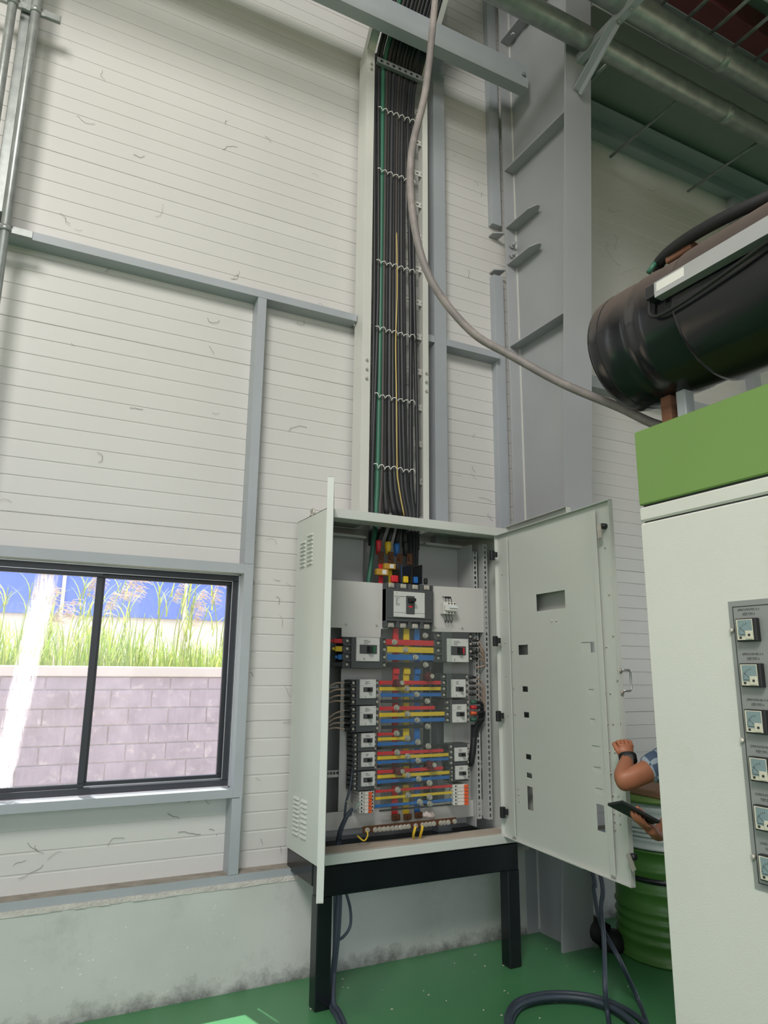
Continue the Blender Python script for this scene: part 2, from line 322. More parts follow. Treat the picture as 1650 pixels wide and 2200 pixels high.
# back wall: every cladding strip is a piece of its own; the window opening is left free
WX0, WX1, WZ0, WZ1 = -1.02, 1.10, 0.885, 2.03
wall = tag(MB().box(-5, WX0, 3.83, 3.86, 0.462, 8.2).box(WX1, 9.5, 3.83, 3.86, 0.462, 8.2).box(WX0, WX1, 3.83, 3.86, 0.462, WZ0).box(WX0, WX1, 3.83, 3.86, WZ1, 8.2).build('wall_back', M_PANEL), kind='structure')
PITCH = 0.0905
def plank(x0, x1, z0, z1, joint):
    h = z1 - z0; g = 0.004 if joint else 0.009; d = 0.005 if joint else 0.0032
    poly = [(3.83, z0), (YP + d * .5, z0), (YP, z0 + .003), (YP, z1 - g), (YP + d, z1 - g + 0.003), (YP + d, z1), (3.83, z1)]
    return MB().prism(poly, 'x', x0, x1).build('cladding_strip', M_PANEL, wall)
protos = {}
k0 = 0; z = 0.507 - PITCH
while z < 7.0:
    z0 = max(z, 0.462); z1 = z + PITCH; joint = (k0 % 11 == 8)
    segs = []
    if z0 < WZ1 and z1 > WZ0:
        segs = [(-5, WX0, z0, z1), (WX1, 9.5, z0, z1)]
        if z0 < WZ0: segs.append((WX0, WX1, z0, WZ0))
        if z1 > WZ1: segs.append((WX0, WX1, WZ1, z1))
        for sg in segs: plank(*sg, joint)
    elif z0 > z: plank(-5, 9.5, z0, z1, joint)
    else:
        if joint not in protos: protos[joint] = (plank(-5, 9.5, z0, z1, joint), z0)
        else: link_copy(protos[joint][0], wall, (0, 0, z0 - protos[joint][1]))
    k0 += 1; z += PITCH

# mortar bed and sill channel on the lower wall
mb = MB(); n = 160
xs = [-5 + 7.9 * i / n for i in range(n + 1)]
for i in range(n):
    d0 = 0.003 + 0.004 * random.random(); e = 0.004 * random.random()
    mb.box(xs[i], xs[i + 1], YS - d0, YS + 0.02, 0.459 - e, 0.4805)
tag(mb.build('trim_1', M_MORTAR), kind='structure')
sill = MB().box(-5, 9.4, YS, YS + 0.004, 0.48, 0.515).box(-5, 9.4, YS + 0.004, YP, 0.509, 0.515)
so = tag(sill.build('trim_2', M_STEEL), kind='structure')
dust = MB().box(-5, 9.4, YS + 0.012, YP - 0.001, 0.5152, 0.5162).build('sill_dust', M_DUST, so)

# girts and studs: light C channels
def cchan_x(mb, x0, x1, z0, z1, y0=YS, y1=YP):   # horizontal, web to the room
    mb.box(x0, x1, y0, y0 + 0.005, z0, z1, 0.001).box(x0, x1, y0 + 0.005, y1, z0, z0 + 0.004).box(x0, x1, y0 + 0.005, y1, z1 - 0.004, z1)
    return mb
def cchan_z(mb, x0, x1, z0, z1, y0=YS, y1=YP):
    mb.box(x0, x1, y0, y0 + 0.005, z0, z1, 0.001).box(x0, x0 + 0.004, y0 + 0.005, y1, z0, z1).box(x1 - 0.004, x1, y0 + 0.005, y1, z0, z1)
    return mb
tag(cchan_x(MB(), -5, 1.70, 3.610, 3.657).build('wall_girt', M_STEEL), 'long grey steel girt crossing the cladding left of the cable tray', 'girt', 'grey wall girts')
tag(cchan_x(MB(), 2.18, 2.264, 3.600, 3.648).build('wall_girt', M_STEEL), 'tiny girt stub between the cable tray and the tall grey stud', 'girt', 'grey wall girts')
tag(cchan_x(MB(), 2.359, 2.79, 3.600, 3.648).build('wall_girt', M_STEEL), 'short grey girt between the tall stud and the steel column', 'girt', 'grey wall girts')
tag(cchan_x(MB(), 3.10, 9.4, 3.565, 3.657).build('wall_girt', M_STEEL), 'grey girt right of the column, behind the black barrel', 'girt', 'grey wall girts')
tag(MB().box(3.09, 9.4, YS, YS + .006, 5.855, 5.96, .001).box(3.09, 9.4, YS - .14, YS, 5.954, 5.96).box(3.09, 9.4, YS + .006, YP, 5.855, 5.861).build('wall_girt', M_STEEL), 'shaded girt high on the wall right of the column', 'girt', 'grey wall girts')
tag(cchan_z(MB(), 1.0685, 1.1195, 2.048, 3.609).build('wall_stud', M_STEEL), 'slim grey stud rising from the window corner to the girt', 'stud', 'grey wall studs')
tag(cchan_z(MB(), 1.0685, 1.1185, 0.516, 0.868).build('wall_stud', M_STEEL), 'short grey stud below the window corner', 'stud', 'grey wall studs')
tag(cchan_z(MB(), 2.266, 2.357, 0.516, 8.15).build('wall_stud', M_STEEL), 'tall grey stud just right of the cable tray', 'stud', 'grey wall studs')
tag(cchan_z(MB(), 5.55, 5.65, 0.516, 6.99, YS + .02).build('wall_stud', M_STEEL), 'dark stud under the mezzanine at the far right', 'stud', 'grey wall studs')
# jamb strip beside the column
tag(MB().box(2.792, 2.872, 3.735, YP, 0.516, 4.27, .001).box(2.792, 2.872, 3.735, YP, 4.68, 8.1, .001).build('column_jamb', M_STEEL), 'flat grey jamb strip running up beside the column', 'jamb')

tag(MB().box(0.9, 9.4, .8, 1.15, 5.4, 6.3, .005).box(0.9, 9.4, .7, 1.25, 6.3, 6.36).build('added_shade_box', M_STEEL), 'deep grey box added overhead, out of view, to shade the upper right wall', 'beam')  # unseen box added to keep lamp light off the upper right wall
# ------------------------------------------------------------------ window
win = tag(MB().box(WX0, 1.0708, YS, YS + .008, 1.995, 2.046).box(WX0, 1.0708, YS, YS + .008, .872, .912).box(1.071, 1.1205, YS, YS + .008, .871, 2.047, .001).box(WX0 - .05, WX0, YS, YS + .008, .872, 2.046)
          .box(WX0, 1.076, YS + .008, 3.79, .904, .912).box(WX0, 1.076, YS + .008, 3.79, 1.995, 2.003).box(1.071, 1.079, YS + .008, 3.79, .912, 1.995).build('window_1', M_STEEL), kind='structure')
ALU = MB().box(WX0, 1.070, 3.760, 3.775, .9125, .9175).box(1.064, 1.0705, 3.76, 3.80, .9125, 1.9945).box(WX0, 1.07, 3.76, 3.80, 1.989, 1.9945)
ALU.build('aluminium_bead', M_ALU, win)
fx0, fx1, fz0, fz1 = WX0, 1.066, .918, 1.990
def rect_frame(mb, x0, x1, z0, z1, w, y0, y1, b=.002, wr=None, wb=None):
    wr = wr or w; wb = wb or w
    mb.box(x0, x1, y0, y1, z1 - w, z1, b).box(x0, x1, y0, y1, z0, z0 + wb, b).box(x0, x0 + w, y0, y1, z0 + wb, z1 - w, b).box(x1 - wr, x1, y0, y1, z0 + wb, z1 - w, b)
    return mb
rect_frame(MB(), fx0, fx1, fz0, fz1, .030, 3.775, 3.842).build('window_frame', M_FRAME, win)
sl = rect_frame(MB(), .365, 1.046, .940, 1.968, .030, 3.812, 3.835, .002).build('window_sash', M_FRAME, win)
sr = rect_frame(MB(), -.98, .381, .938, 1.966, .028, 3.788, 3.810, .002).build('window_sash', M_FRAME, win)
box('sash_track', M_ALU, win, fx0 + .03, 1.036, 3.80, 3.803, .9485, .953)
box('sash_track', M_ALU, win, fx0 + .03, 1.036, 3.782, 3.785, 1.9575, 1.9605)
box('sash_track', M_ALU, win, 1.0335, 1.0365, 3.782, 3.786, .95, 1.958)
box('glass_pane', M_GLASS, sl, .394, 1.017, 3.822, 3.826, .969, 1.939)
box('glass_pane', M_GLASSD, sr, -.953, .354, 3.797, 3.801, .965, 1.939)

# ------------------------------------------------------------------ outside
tag(MB().box(-60, 40, 3.97, 60, -.4, -.05).box(-60, -9, -40, 3.97, -.4, -.05).box(-9, 9.6, -40, -9, -.4, -.05).box(9.6, 40, -40, 3.97, -.4, -.05).build('ground_outside', M_EARTH), kind='structure')
YB = 8.4
bw = thing('boundary_wall', (1.5, YB + .1, 0), 'grey concrete block wall with pale coping outside the window', 'wall')
MB().box(-2.5, 5.5, YB + .02, YB + .19, -.1, 1.40).build('mortar_core', M_COPING, bw)
zc = [1.402, 1.264, 1.070, .891, .697, .513, .32, .13, -.06]
bproto = MB().box(0, .412, YB, YB + .19, 0, .178, .006)
bmesh_o = None
for r in range(len(zc) - 1):
    h = zc[r] - zc[r + 1] - .010
    off = (1.467 if r % 2 else 1.237) - 4 * .424
    for c in range(-3, 13):
        x = off + c * .424
        if x < -2.6 or x > 5: continue
        jy = random.uniform(0, .006)
        if bmesh_o is None: bmesh_o = MB().box(0, .414, YB, YB + .05, 0, 1, .0).build('concrete_block', M_BLOCK, bw, )
        b = MB().box(x, x + .414, YB + jy, YB + .06, zc[r + 1] + .005, zc[r + 1] + .005 + h, .005).build('concrete_block', M_BLOCK, bw)
bpy.data.objects.remove(bmesh_o)
box('coping', M_COPING, bw, -2.5, 5.5, YB - .03, YB + .24, 1.402, 1.512, .01)
tag(MB().box(-6, 12, YB + .24, 14, -.05, 1.46).build('ground_bank', M_EARTH), kind='structure')
bb = thing('blue_factory', (6, 31, 0), 'blue ribbed metal factory building beyond the reeds', 'building')
MB().box(-14, 30, 30.2, 40, 0, 3.45).build('base_wall', M_WHITEW, bb)
MB().box(-14, 30, 30.0, 40, 3.45, 5.35).build('skirt_cladding', M_BLUEP, bb)
mb = MB().box(-14, 30, 30.05, 40, 5.35, 11)
for i in range(110): mb.box(-14 + i * .4, -13.88 + i * .4, 29.97, 30.05, 5.35, 11)
mb.build('ribbed_cladding', M_BLUEB, bb)
for px in ((136, 1280), (399, 1280)): pass
for x in (1.6262, 6.2407): MB().cyl((x, 29.88, 0.5), (x, 29.88, 11), .07, 8).build('downpipe', M_WHITEW, bb)

def blade(mb, p, h, lean, w, seed):
    r = random.Random(seed); a = r.uniform(0, 6.28); d = Vector((math.cos(a), math.sin(a), 0)); s = Vector((-d.y, d.x, 0)) * w
    v = []; n = 5
    for i in range(n + 1):
        t = i / n; c = Vector(p) + Vector((0, 0, h * (t - .28 * lean * t * t))) + d * (h * .75 * lean * t * t); ww = (1 - t) ** .7
        v += [c - s * ww, c + s * ww]
    mb.add(v, [(2 * i, 2 * i + 1, 2 * i + 3, 2 * i + 2) for i in range(n)])
g1 = MB(); g2 = MB(); pl = MB()
for i in range(2600):
    y = random.uniform(8.75, 11.5); x = random.uniform(-1.2, 4.6) * (y / 8.4) ** .8
    hgt = random.uniform(.25, .75) * (1.0 + .25 * math.sin(x * 2.1))
    blade(g1 if random.random() < .6 else g2, (x, y, 1.44), hgt, random.uniform(.1, 1.0), random.uniform(.006, .013), i)
for i in range(46):                                   # tall reeds with plumes
    y = random.uniform(8.8, 10.6); x = random.uniform(-.6, 3.6); h = random.uniform(.75, 1.25)
    top = Vector((x + random.uniform(-.1, .25), y, 1.44 + h))
    g2.tube(smooth_path([(x, y, 1.44), (x + .02, y, 1.44 + h * .5), top], 3), .006, 4)
    for k in range(4):
        t = random.uniform(.3, .9); p = Vector((x, y, 1.44)).lerp(top, t); blade(g2, p, random.uniform(.3, .6), random.uniform(.6, 1.3), .011, 9000 + i * 10 + k)
    if i % 2 == 0:
        for k in range(46):
            t = random.random(); b = top + Vector((.10 * t * t, 0, -.22 + .30 * t)); d = Vector((random.uniform(.02, .14), random.uniform(-.04, .04), random.uniform(-.02, .07) - .05 * t))
            pl.tube([b, b + d * .6, b + d + Vector((.01, 0, -.02))], .0032, 3, cap=False)
tag(g1.build('reed_grass', M_REED), 'bright green reed leaves growing on the bank behind the block wall', 'reeds', kind='stuff')
tag(g2.build('reed_stem', M_REED2), 'pale tall reed stems and leaves above the block wall', 'reeds', kind='stuff')
tag(pl.build('reed_plume', M_PLUME), 'feathery pinkish reed plumes against the blue building', 'reeds', kind='stuff')

# ================================================================== STEEL COLUMN
def yfl(z): return 3.375 - .0712 * z
colm = thing('steel_column', (2.97, 3.53, 0), 'big grey tapered steel column standing right of the cabinet', 'column')
fx = (2.866, 3.086)
MB().hexa([(fx[0], yfl(0), 0), (fx[1], yfl(0), 0), (fx[1], yfl(0) + .016, 0), (fx[0], yfl(0) + .016, 0)],
          [(fx[0], yfl(8.15), 8.15), (fx[1], yfl(8.15), 8.15), (fx[1], yfl(8.15) + .016, 8.15), (fx[0], yfl(8.15) + .016, 8.15)]).build('front_flange', M_STEEL2, colm)
MB().box(2.872, 3.076, 3.688, 3.704, 0, 8.15, .001).build('back_flange', M_STEEL2, colm)
MB().prism([(yfl(0) + .016, 0), (3.688, 0), (3.688, 8.15), (yfl(8.15) + .016, 8.15)], 'x', 2.963, 2.975).build('web', M_STEEL2, colm)
MB().box(2.955, 2.963, 3.680, 3.688, .02, 8.1).build('weld_bead', M_TRAY, colm)
for zz in (3.711, 5.115):
    MB().box(2.874, 2.9628, yfl(zz) + .018, 3.6795, zz - .006, zz + .006, .001).build('stiffener', M_STEEL2, colm)
    MB().box(2.9752, 3.068, yfl(zz) + .018, 3.6875, zz - .006, zz + .006, .001).build('stiffener', M_STEEL2, colm)
for zz in (4.640, 4.345):   # clip plates either side of the back flange
    MB().prism([(2.872, 3.687), (2.872, 3.44), (2.90, 3.37), (2.925, 3.37), (2.962, 3.44), (2.962, 3.687)], 'z', zz - .005, zz + .005).build('clip_plate', M_STEEL2, colm)
    MB().prism([(2.79, 3.73), (2.79, 3.785), (2.87, 3.785), (2.87, 3.70), (2.85, 3.70)], 'z', zz - .045, zz - .035).build('clip_plate', M_STEEL2, colm)
for zz in (4.50, 4.42):
    MB().cyl((2.915, 3.63, zz), (2.915, 3.688, zz), .012, 6).cyl((2.915, 3.668, zz), (2.915, 3.688, zz), .020, 6).build('anchor_bolt', M_STEEL2, colm)
MB().box(2.873, 2.9625, yfl(6.26) + .018, 3.6795, 6.255, 6.267, .001).cyl((2.915, 3.58, 6.235), (2.915, 3.58, 6.256), .02, 6).cyl((2.915, 3.42, 6.235), (2.915, 3.42, 6.256), .02, 6).build('bolted_seat', M_STEEL2, colm)
# light tie beam in front of the tray, ending on the column
tb = thing('tie_beam', (1.0, 3.42, 5.57), 'grey channel tie beam crossing in front of the cable tray to the column', 'beam')
MB().box(-6, 2.872, 3.378, 3.386, 5.575, 5.765, .001).build('beam_web', M_STEEL, tb)
MB().box(-6, 2.872, 3.386, 3.462, 5.575, 5.583).build('bottom_flange', M_STEEL, tb)
MB().box(-6, 2.872, 3.386, 3.462, 5.757, 5.765).build('top_flange', M_STEEL, tb)
MB().cyl((2.83, 3.362, 5.67), (2.83, 3.378, 5.67), .014, 6).build('beam_bolt', M_GALV, tb)
# overhead bracket and pipes
br = thing('pipe_bracket', (2.98, 2.72, 5.45), 'grey angle iron bracket with brace carrying the overhead pipes on the column', 'bracket')
MB().box(2.955, 3.005, 2.44, 2.985, 5.49, 5.496).box(2.955, 2.961, 2.44, 2.985, 5.496, 5.545).build('bracket_arm', M_STEEL, br)
MB().bar((2.97, 2.985, 5.25), (2.97, 2.63, 5.47), .055, .008, (1, 0, .0)).bar((2.946, 2.985, 5.27), (2.946, 2.63, 5.49), .008, .05, (1, 0, 0)).build('bracket_brace', M_STEEL, br)
for yy in (2.52, 2.62): MB().cyl((2.98, yy, 5.475), (2.98, yy, 5.492), .013, 6).build('bracket_bolt', M_GALV, br)
tag(MB().cyl((-6, 2.875, 5.575), (9.4, 2.875, 5.575), .073, 20).build('overhead_pipe', M_GALV), 'lower galvanised pipe running overhead past the column top', 'pipe', 'overhead pipes')
tag(MB().cyl((-6, 2.58, 5.60), (9.4, 2.58, 5.60), .08, 20).build('overhead_pipe', M_GALV), 'upper galvanised pipe overhead, second from the column', 'pipe', 'overhead pipes')
for o_, y, zc_, r, x in ((0, 2.875, 5.575, .073, 4.30), (1, 2.58, 5.60, .08, 3.88)):
    par = bpy.data.objects['overhead_pipe' if o_ == 0 else 'overhead_pipe.001']; ORG[par.name] = (0, 0, 0)
    MB().tube([(x - .03, y, zc_), (x - .026, y, zc_), (x - .02, y, zc_), (x + .02, y, zc_), (x + .026, y, zc_), (x + .03, y, zc_)], [r * 1.01, r * 1.06, r * 1.03, r * 1.03, r * 1.06, r * 1.01], 20).build('pipe_coupling', M_GALV, par)
tag(MB().box(3.1, 9.4, 2.70, 2.73, 5.75, 5.93).box(3.1, 9.4, 2.66, 2.77, 5.93, 5.94).box(3.1, 9.4, 2.66, 2.77, 5.74, 5.75).build('crane_beam', M_STEEL), 'dark I beam between the two overhead pipes', 'beam')
lad = thing('cable_ladder', (5, 2.4, 5.74), 'overhead cable ladder with thin rungs at the top right', 'cable tray')
MB().box(2.95, 9.4, 2.645, 2.665, 5.76, 5.84).build('side_rail', M_GALV, lad)
MB().box(2.95, 9.4, 2.045, 2.065, 5.76, 5.84).build('side_rail', M_GALV, lad)
pr = None
for i in range(22):
    x = 3.12 + i * .235
    if pr is None: pr = MB().cyl((x, 2.064, 5.79), (x, 2.646, 5.79), .013, 8).build('rung', M_GALV, lad)
    else: link_copy(pr, lad, (i * .235, 0, 0))
tag(MB().box(3.45, 9.4, 2.66, 2.86, 6.2, 6.4, .004).build('maroon_beam', M_MAROON), 'dark maroon beam above the cable ladder', 'beam')
tag(MB().box(3.45, 9.4, 2.30, 2.36, 6.28, 6.45, .003).build('roof_joist', M_SOFFIT), 'pale grey joist under the mezzanine at the top right corner', 'beam')
for i, x in enumerate((3.28, 3.98, 4.9)):
    tag(MB().cyl((x, 2.95, 5.66), (x, 3.70, 5.66), .012, 8).build('hanger_rod', M_GALV), ['thin dark rod from the lower pipe to the wall nearest the column', 'thin double rod from the lower pipe to the wall right of the column', 'third thin rod under the lower pipe, farthest right'][i], 'rod', 'pipe hanger rods')

# ================================================================== CABLE TRAY
KZ = 5.57
tr = thing('cable_tray', (1.93, 3.67, 2.32), 'white vertical cable tray fixed to the wall above the cabinet', 'cable tray')
TD = Vector((0, -.62, .785)).normalized()
def rail(x0, x1, web):  # C rail with kink
    mb = MB().box(x0, x1, 3.615, 3.620, 2.325, KZ, .0008).box(web, web + .004, 3.620, 3.735, 2.325, KZ)
    a = Vector((0, 3.615, KZ)); e = a + TD * 2.2
    nb = Vector((0, TD.z, -TD.y)) * .005
    mb.hexa([(x0, a.y, a.z), (x1, a.y, a.z), (x1, a.y + nb.y, a.z + nb.z), (x0, a.y + nb.y, a.z + nb.z)], [(x0, e.y, e.z), (x1, e.y, e.z), (x1, e.y + nb.y, e.z + nb.z), (x0, e.y + nb.y, e.z + nb.z)])
    nn = Vector((0, TD.z, -TD.y)) * .12
    mb.hexa([(web, a.y, a.z), (web + .004, a.y, a.z), (web + .004, a.y + nn.y, a.z + nn.z * 0), (web, a.y + nn.y, a.z)], [(web, e.y, e.z), (web + .004, e.y, e.z), (web + .004, e.y + nn.y, e.z + nn.z), (web, e.y + nn.y, e.z + nn.z)])
    return mb.build('side_rail', M_TRAY, tr)
rail(1.706, 1.762, 1.706); rail(2.132, 2.172, 2.168)
def rungmb(z):
    mb = MB()
    for a, b in ((z, z + .012), (z + .026, z + .040)): mb.box(1.712, 2.166, 3.690, 3.693, a, b)
    for i in range(13): mb.box(1.712 + i * .036, 1.730 + i * .036, 3.690, 3.693, z + .012, z + .026)
    return mb.box(1.712, 2.166, 3.693, 3.715, z + .036, z + .040)
r0 = None; ZR = [2.38 + .2425 * i for i in range(13)]
for zz in ZR:
    if r0 is None: r0 = rungmb(zz).build('rung', M_TRAY, tr)
    else: link_copy(r0, tr, (0, 0, zz - ZR[0]))
mb = MB()
for a, b in ((0, .012), (.03, .042)): mb.box(1.765, 2.16, 3.585, 3.588, KZ - .10 + a, KZ - .10 + b)
for i in range(9): mb.box(1.765 + i * .0455, 1.79 + i * .0455, 3.585, 3.588, KZ - .088, KZ - .07)
mb.box(1.765, 2.16, 3.588, 3.61, KZ - .1, KZ - .097).build('front_strap', M_GALV, tr)
for x in (1.735, 2.152):
    for zz, dy in ((5.42, 0), (5.46, .0), (3.33, 0), (3.27, 0), (3.21, 0)):
        MB().cyl((x, 3.604, zz), (x, 3.615, zz), .008, 6).build('tray_bolt', M_ZINC, tr)

# cables: x position at a series of heights along the tray
rows = [2.4007,2.7012,3.8049,5.2014,5.5751]
defs = [ # px at y=1105,1000,640,235,135
    ('b', .011, (797, 799, 805, 806, 809)), ('b', .012, (799, 800, 812, 813, 815)), ('g', .016, (808, 812, 818, 822, 824)),
    ('n', .015, (815, 820, 824, 829, 832)), ('b', .016, (831, 826, 830, 835, 840)), ('b', .016, (847, 836, 837, 842, 848)), ('b', .016, (861, 846, 844, 848, 855)),
    ('n', .013, (868, 853, 850, 853, 862)), ('b', .014, (874, 861, 856, 859, 869)), ('b', .014, (881, 868, 862, 864, 876)), ('b', .013, (887, 873, 868, 869, 883)),
    ('b', .012, (890, 882, 882, 876, 890)), ('b', .013, (893, 884, 884, 881, 895)), ('b', .012, (897, 897, 890, 886, 900))]
PXT = [[1.7656,1.8565,1.9494,2.0442,2.1411],[1.7608,1.8531,1.9474,2.0436,2.142],[1.7435,1.8406,1.9399,2.0415,2.1453],[1.7216,1.8248,1.9305,2.0387,2.1496],[1.7158,1.8206,1.928,2.038,2.1507]]
def xat(px, r):
    t = (px - 790) / 30; i = max(0, min(3, int(t))); f = t - i; return PXT[r][i] * (1 - f) + PXT[r][i + 1] * f
inside = {}
CM = {'b': M_CABLE, 'g': M_CGREEN, 'n': M_CABLEB}
for i, (k, r, pxs) in enumerate(defs):
    pts = []; yy = 3.648 - r + (i % 2) * -.006
    xs = [xat(p, q) for q, p in enumerate(pxs)]
    ext = [(xs[0], yy, 2.20)] if not (4 <= i <= 7) else []
    for q in range(5): pts.append((xs[q], yy, rows[q]))
    pts.append((xs[4] + .003, yy - .004, KZ - .07))
    a = Vector((xs[4] + .006, yy - .03, KZ + .03)); pts.append(a)
    pts.append(a + TD * .25); pts.append(a + TD * 2.0)
    inside[i] = (xs[0], yy)
    full = ext + pts
    c = MB().tube(smooth_path(full, 4), r, 8).build('power_cable', CM[k])
    nm = {'b': 'black', 'g': 'green', 'n': 'brownish black'}[k]
    tag(c, '%s power cable strapped in the wall tray, %s from its left rail' % (nm, ORD[i]) if k != 'g' else 'green cable running down the left of the wall tray', 'cable', 'power cables in the wall tray')
ypts = [(1.9923,3.605,2.3922),(1.9509,3.6,2.5791),(1.9407,3.6,2.6926),(1.9349,3.6,3.1043),(1.926,3.6,3.4699),(1.9338,3.6,3.7885),(1.9349,3.605,4.0522),(1.9383,3.62,4.2622)]
tag(MB().tube(smooth_path(ypts, 4), .0042, 6).build('earth_wire', M_CYEL), 'thin yellow earth wire lying over the black tray cables', 'wire')
for i, py in enumerate((235, 372, 567, 715, 857, 1008)):    # lacing ties
    zt = rows[1] + (rows[3] - rows[1]) * (1000 - py) / 765 if False else {235: 5.1304, 372: 4.6655, 567: 4.0079, 715: 3.5503, 857: 3.112, 1008: 2.6703}[py]
    mb = MB(); x0 = 1.795; x1 = 2.045; nn = 6; P = []
    for j in range(nn + 1):
        x = x0 + (x1 - x0) * j / nn; q = random.uniform(-.004, .006); P += [(x - .010, 3.600, zt + .005 + q), (x + .004, 3.592, zt + .008 + q), (x + .016, 3.594, zt - .007 + q), (x + .022, 3.612, zt - .012 - q)]
    mb.tube(P, .0028, 5)
    tag(mb.build('lacing_tie', M_TIE), 'white lacing tie around the tray cables, %s from the top' % ORD[i], 'cable tie', 'white ties on the cable bundle')

# left wall: two conduits with a galvanised trunking, held on strut brackets
for i, (pa, pb) in enumerate((((-0.2319,3.6,4.8663), (-0.2369,3.6,3.5588)), ((-0.3461,3.6,4.8518), (-0.3384,3.6,4.3422)))):
    x = (pa[0] + pb[0]) / 2
    co = tag(MB().cyl((x, 3.60, .8), (x, 3.60, 8.1), .0225, 14).build('steel_conduit', M_GALV), ['grey steel conduit, right one of the pair at the left edge', 'grey steel conduit, left one of the pair at the left edge'][i], 'conduit', 'steel conduits on the left wall')
    ORG[co.name] = (0, 0, 0)
    for zz in (4.8663, 3.579):
        MB().tube([(x, 3.60, zz - .014), (x, 3.60, zz + .014)], .0275, 14).box(x - .045, x - .025, 3.597, 3.603, zz - .012, zz + .012).box(x + .025, x + .045, 3.597, 3.603, zz - .012, zz + .012).build('pipe_clamp', M_GALV, co)
xt0, xt1 = [-0.3056,-0.2614]
tag(MB().box(xt0, xt1, 3.655, 3.77, 3.70, 8.1, .002).box(xt1 + .004, xt1 + .012, 3.67, 3.77, 3.70, 8.1).build('cable_trunking', M_GALV), 'shiny galvanised trunking between the two conduits on the left wall', 'trunking')
for zz, nmz in ((4.9029, 'upper'), (3.6013, 'lower')):
    tag(MB().box(-.56, -.115, 3.625, 3.648, zz - .02, zz + .02, .002).build('strut_bracket', M_GALV), '%s short strut bracket holding the two conduits' % nmz, 'bracket', 'conduit struts')

# ================================================================== CABINET
CX0, CX1, CY0, CY1, CZ0, CZ1 = 1.388, 2.535, 3.32, 3.76, .602, 2.318
cab = thing('switchboard_cabinet', ((CX0 + CX1) / 2, 3.54, CZ0), 'open pale grey electrical switchboard cabinet on a black stand', 'cabinet')
side = MB().box(CX0, CX0 + .003, CY0 + .004, CY1, CZ0, CZ1, 0).build('side_panel', M_CAB, cab)
def louvre(y0, y1, z):
    m = MB(); x = CX0
    m.add([(x, y0, z), (x, y1, z), (x - .009, y1 - .003, z - .012), (x - .009, y0 + .003, z - .012), (x, y0, z - .013), (x, y1, z - .013)], [(0, 1, 2, 3), (3, 2, 5, 4), (0, 3, 4), (1, 5, 2)])
    m.add([(x - .0005, y0 + .002, z - .0131), (x - .0005, y1 - .002, z - .0131), (x - .0005, y1 - .002, z - .0185), (x - .0005, y0 + .002, z - .0185)], [(0, 1, 2, 3)])
    return m
for (pa, pb, n_, zt, zb) in (([3.6987,3.6264], 0, 7, 2.1925, 2.0618), ([3.5946,3.5187], 0, 8, 2.2192, 2.0614),
                             ([3.6692,3.5965], 0, 9, 0.8663, 0.7001), ([3.5632,3.4878], 0, 8, 0.8667, 0.7025)):
    for i in range(n_): louvre(pa[1], pa[0], zt + (zb - zt) * i / (n_ - 1)).build('louvre', M_CAB, side)
box('side_panel', M_CAB, cab, CX1 - .003, CX1, CY0 + .004, CY1, CZ0, CZ1)
box('back_panel', M_CABIN, cab, CX0 + .004, CX1 - .004, CY1 - .004, CY1, CZ0, CZ1 - .004)
# roof with a cable slot
box('roof_panel', M_CAB, cab, CX0, CX1, CY0, 3.592, CZ1 - .003, CZ1); box('roof_panel', M_CAB, cab, CX0, 1.735, 3.592, CY1, CZ1 - .003, CZ1); box('roof_panel', M_CAB, cab, 2.165, CX1, 3.592, CY1, CZ1 - .003, CZ1)
MB().box(CX0 + .004, CX1 - .004, 3.315, 3.340, 2.268, 2.314, .002).box(CX0 + .004, CX1 - .004, 3.340, 3.415, 2.268, 2.272).build('header_rail', M_CAB, cab)
MB().box(CX0 + .004, CX1 - .004, 3.315, 3.335, .606, .652, .002).box(CX0 + .004, CX1 - .004, 3.335, 3.47, .646, .652).build('sill_rail', M_CAB, cab)
MB().box(CX0 + .02, CX1 - .03, 3.34, 3.46, .6522, .6532).build('sill_dust', mat('pinkish_dust', (186, 172, 158), .9, vary=.08, scale=9), cab)
MB().box(CX0 + .004, CX0 + .03, 3.318, 3.350, .652, 2.268).build('door_jamb', M_CAB, cab)
MB().box(CX1 - .062, CX1 - .004, 3.318, 3.345, .652, 2.268, .002).build('door_jamb', M_CAB, cab)
box('floor_plate', M_BLK, cab, CX0 + .004, CX1 - .004, 3.47, CY1 - .004, .604, .608)
# lifting eye
ey = (1.4,3.5678,2.3526)
MB().tube([(ey[0] + .0, ey[1] + .020 * math.cos(a * .5), CZ1 + .022 + .020 * math.sin(a * .5)) for a in range(13)], .006, 6).cyl((1.40, ey[1], CZ1), (1.40, ey[1], CZ1 + .006), .016, 10).build('lifting_eye', M_ZINC, cab)
# inner back sheet, rails
box('back_rail', M_CABIN, cab, 1.395, 1.745, 3.60, 3.75, 2.232, 2.246); box('back_rail', M_CABIN, cab, 2.14, 2.42, 3.60, 3.75, 2.232, 2.246)
box('back_sheet', M_CABIN, cab, 1.40, 1.755, 3.66, 3.664, 1.60, 2.235); box('back_sheet', M_CABIN, cab, 2.12, 2.46, 3.66, 3.664, 1.60, 2.235)
def perf(x, y, z0, z1, w=.030):
    mb = MB().box(x, x + .009, y, y + .003, z0, z1).box(x + w - .009, x + w, y, y + .003, z0, z1)
    n_ = int((z1 - z0) / .030)
    for i in range(n_ + 1):
        a = z0 + i * .030; mb.box(x + .009, x + w - .009, y, y + .003, a, min(a + .012, z1))
    mb.box(x, x + .003, y + .003, y + .05, z0, z1)
    return mb.build('mounting_rail', M_CABIN, cab)
perf(2.405, 3.50, .70, 2.20); perf(2.450, 3.46, .70, 2.24); perf(1.43, 3.50, .70, 2.20); perf(2.36, 3.70, .70, 2.24)
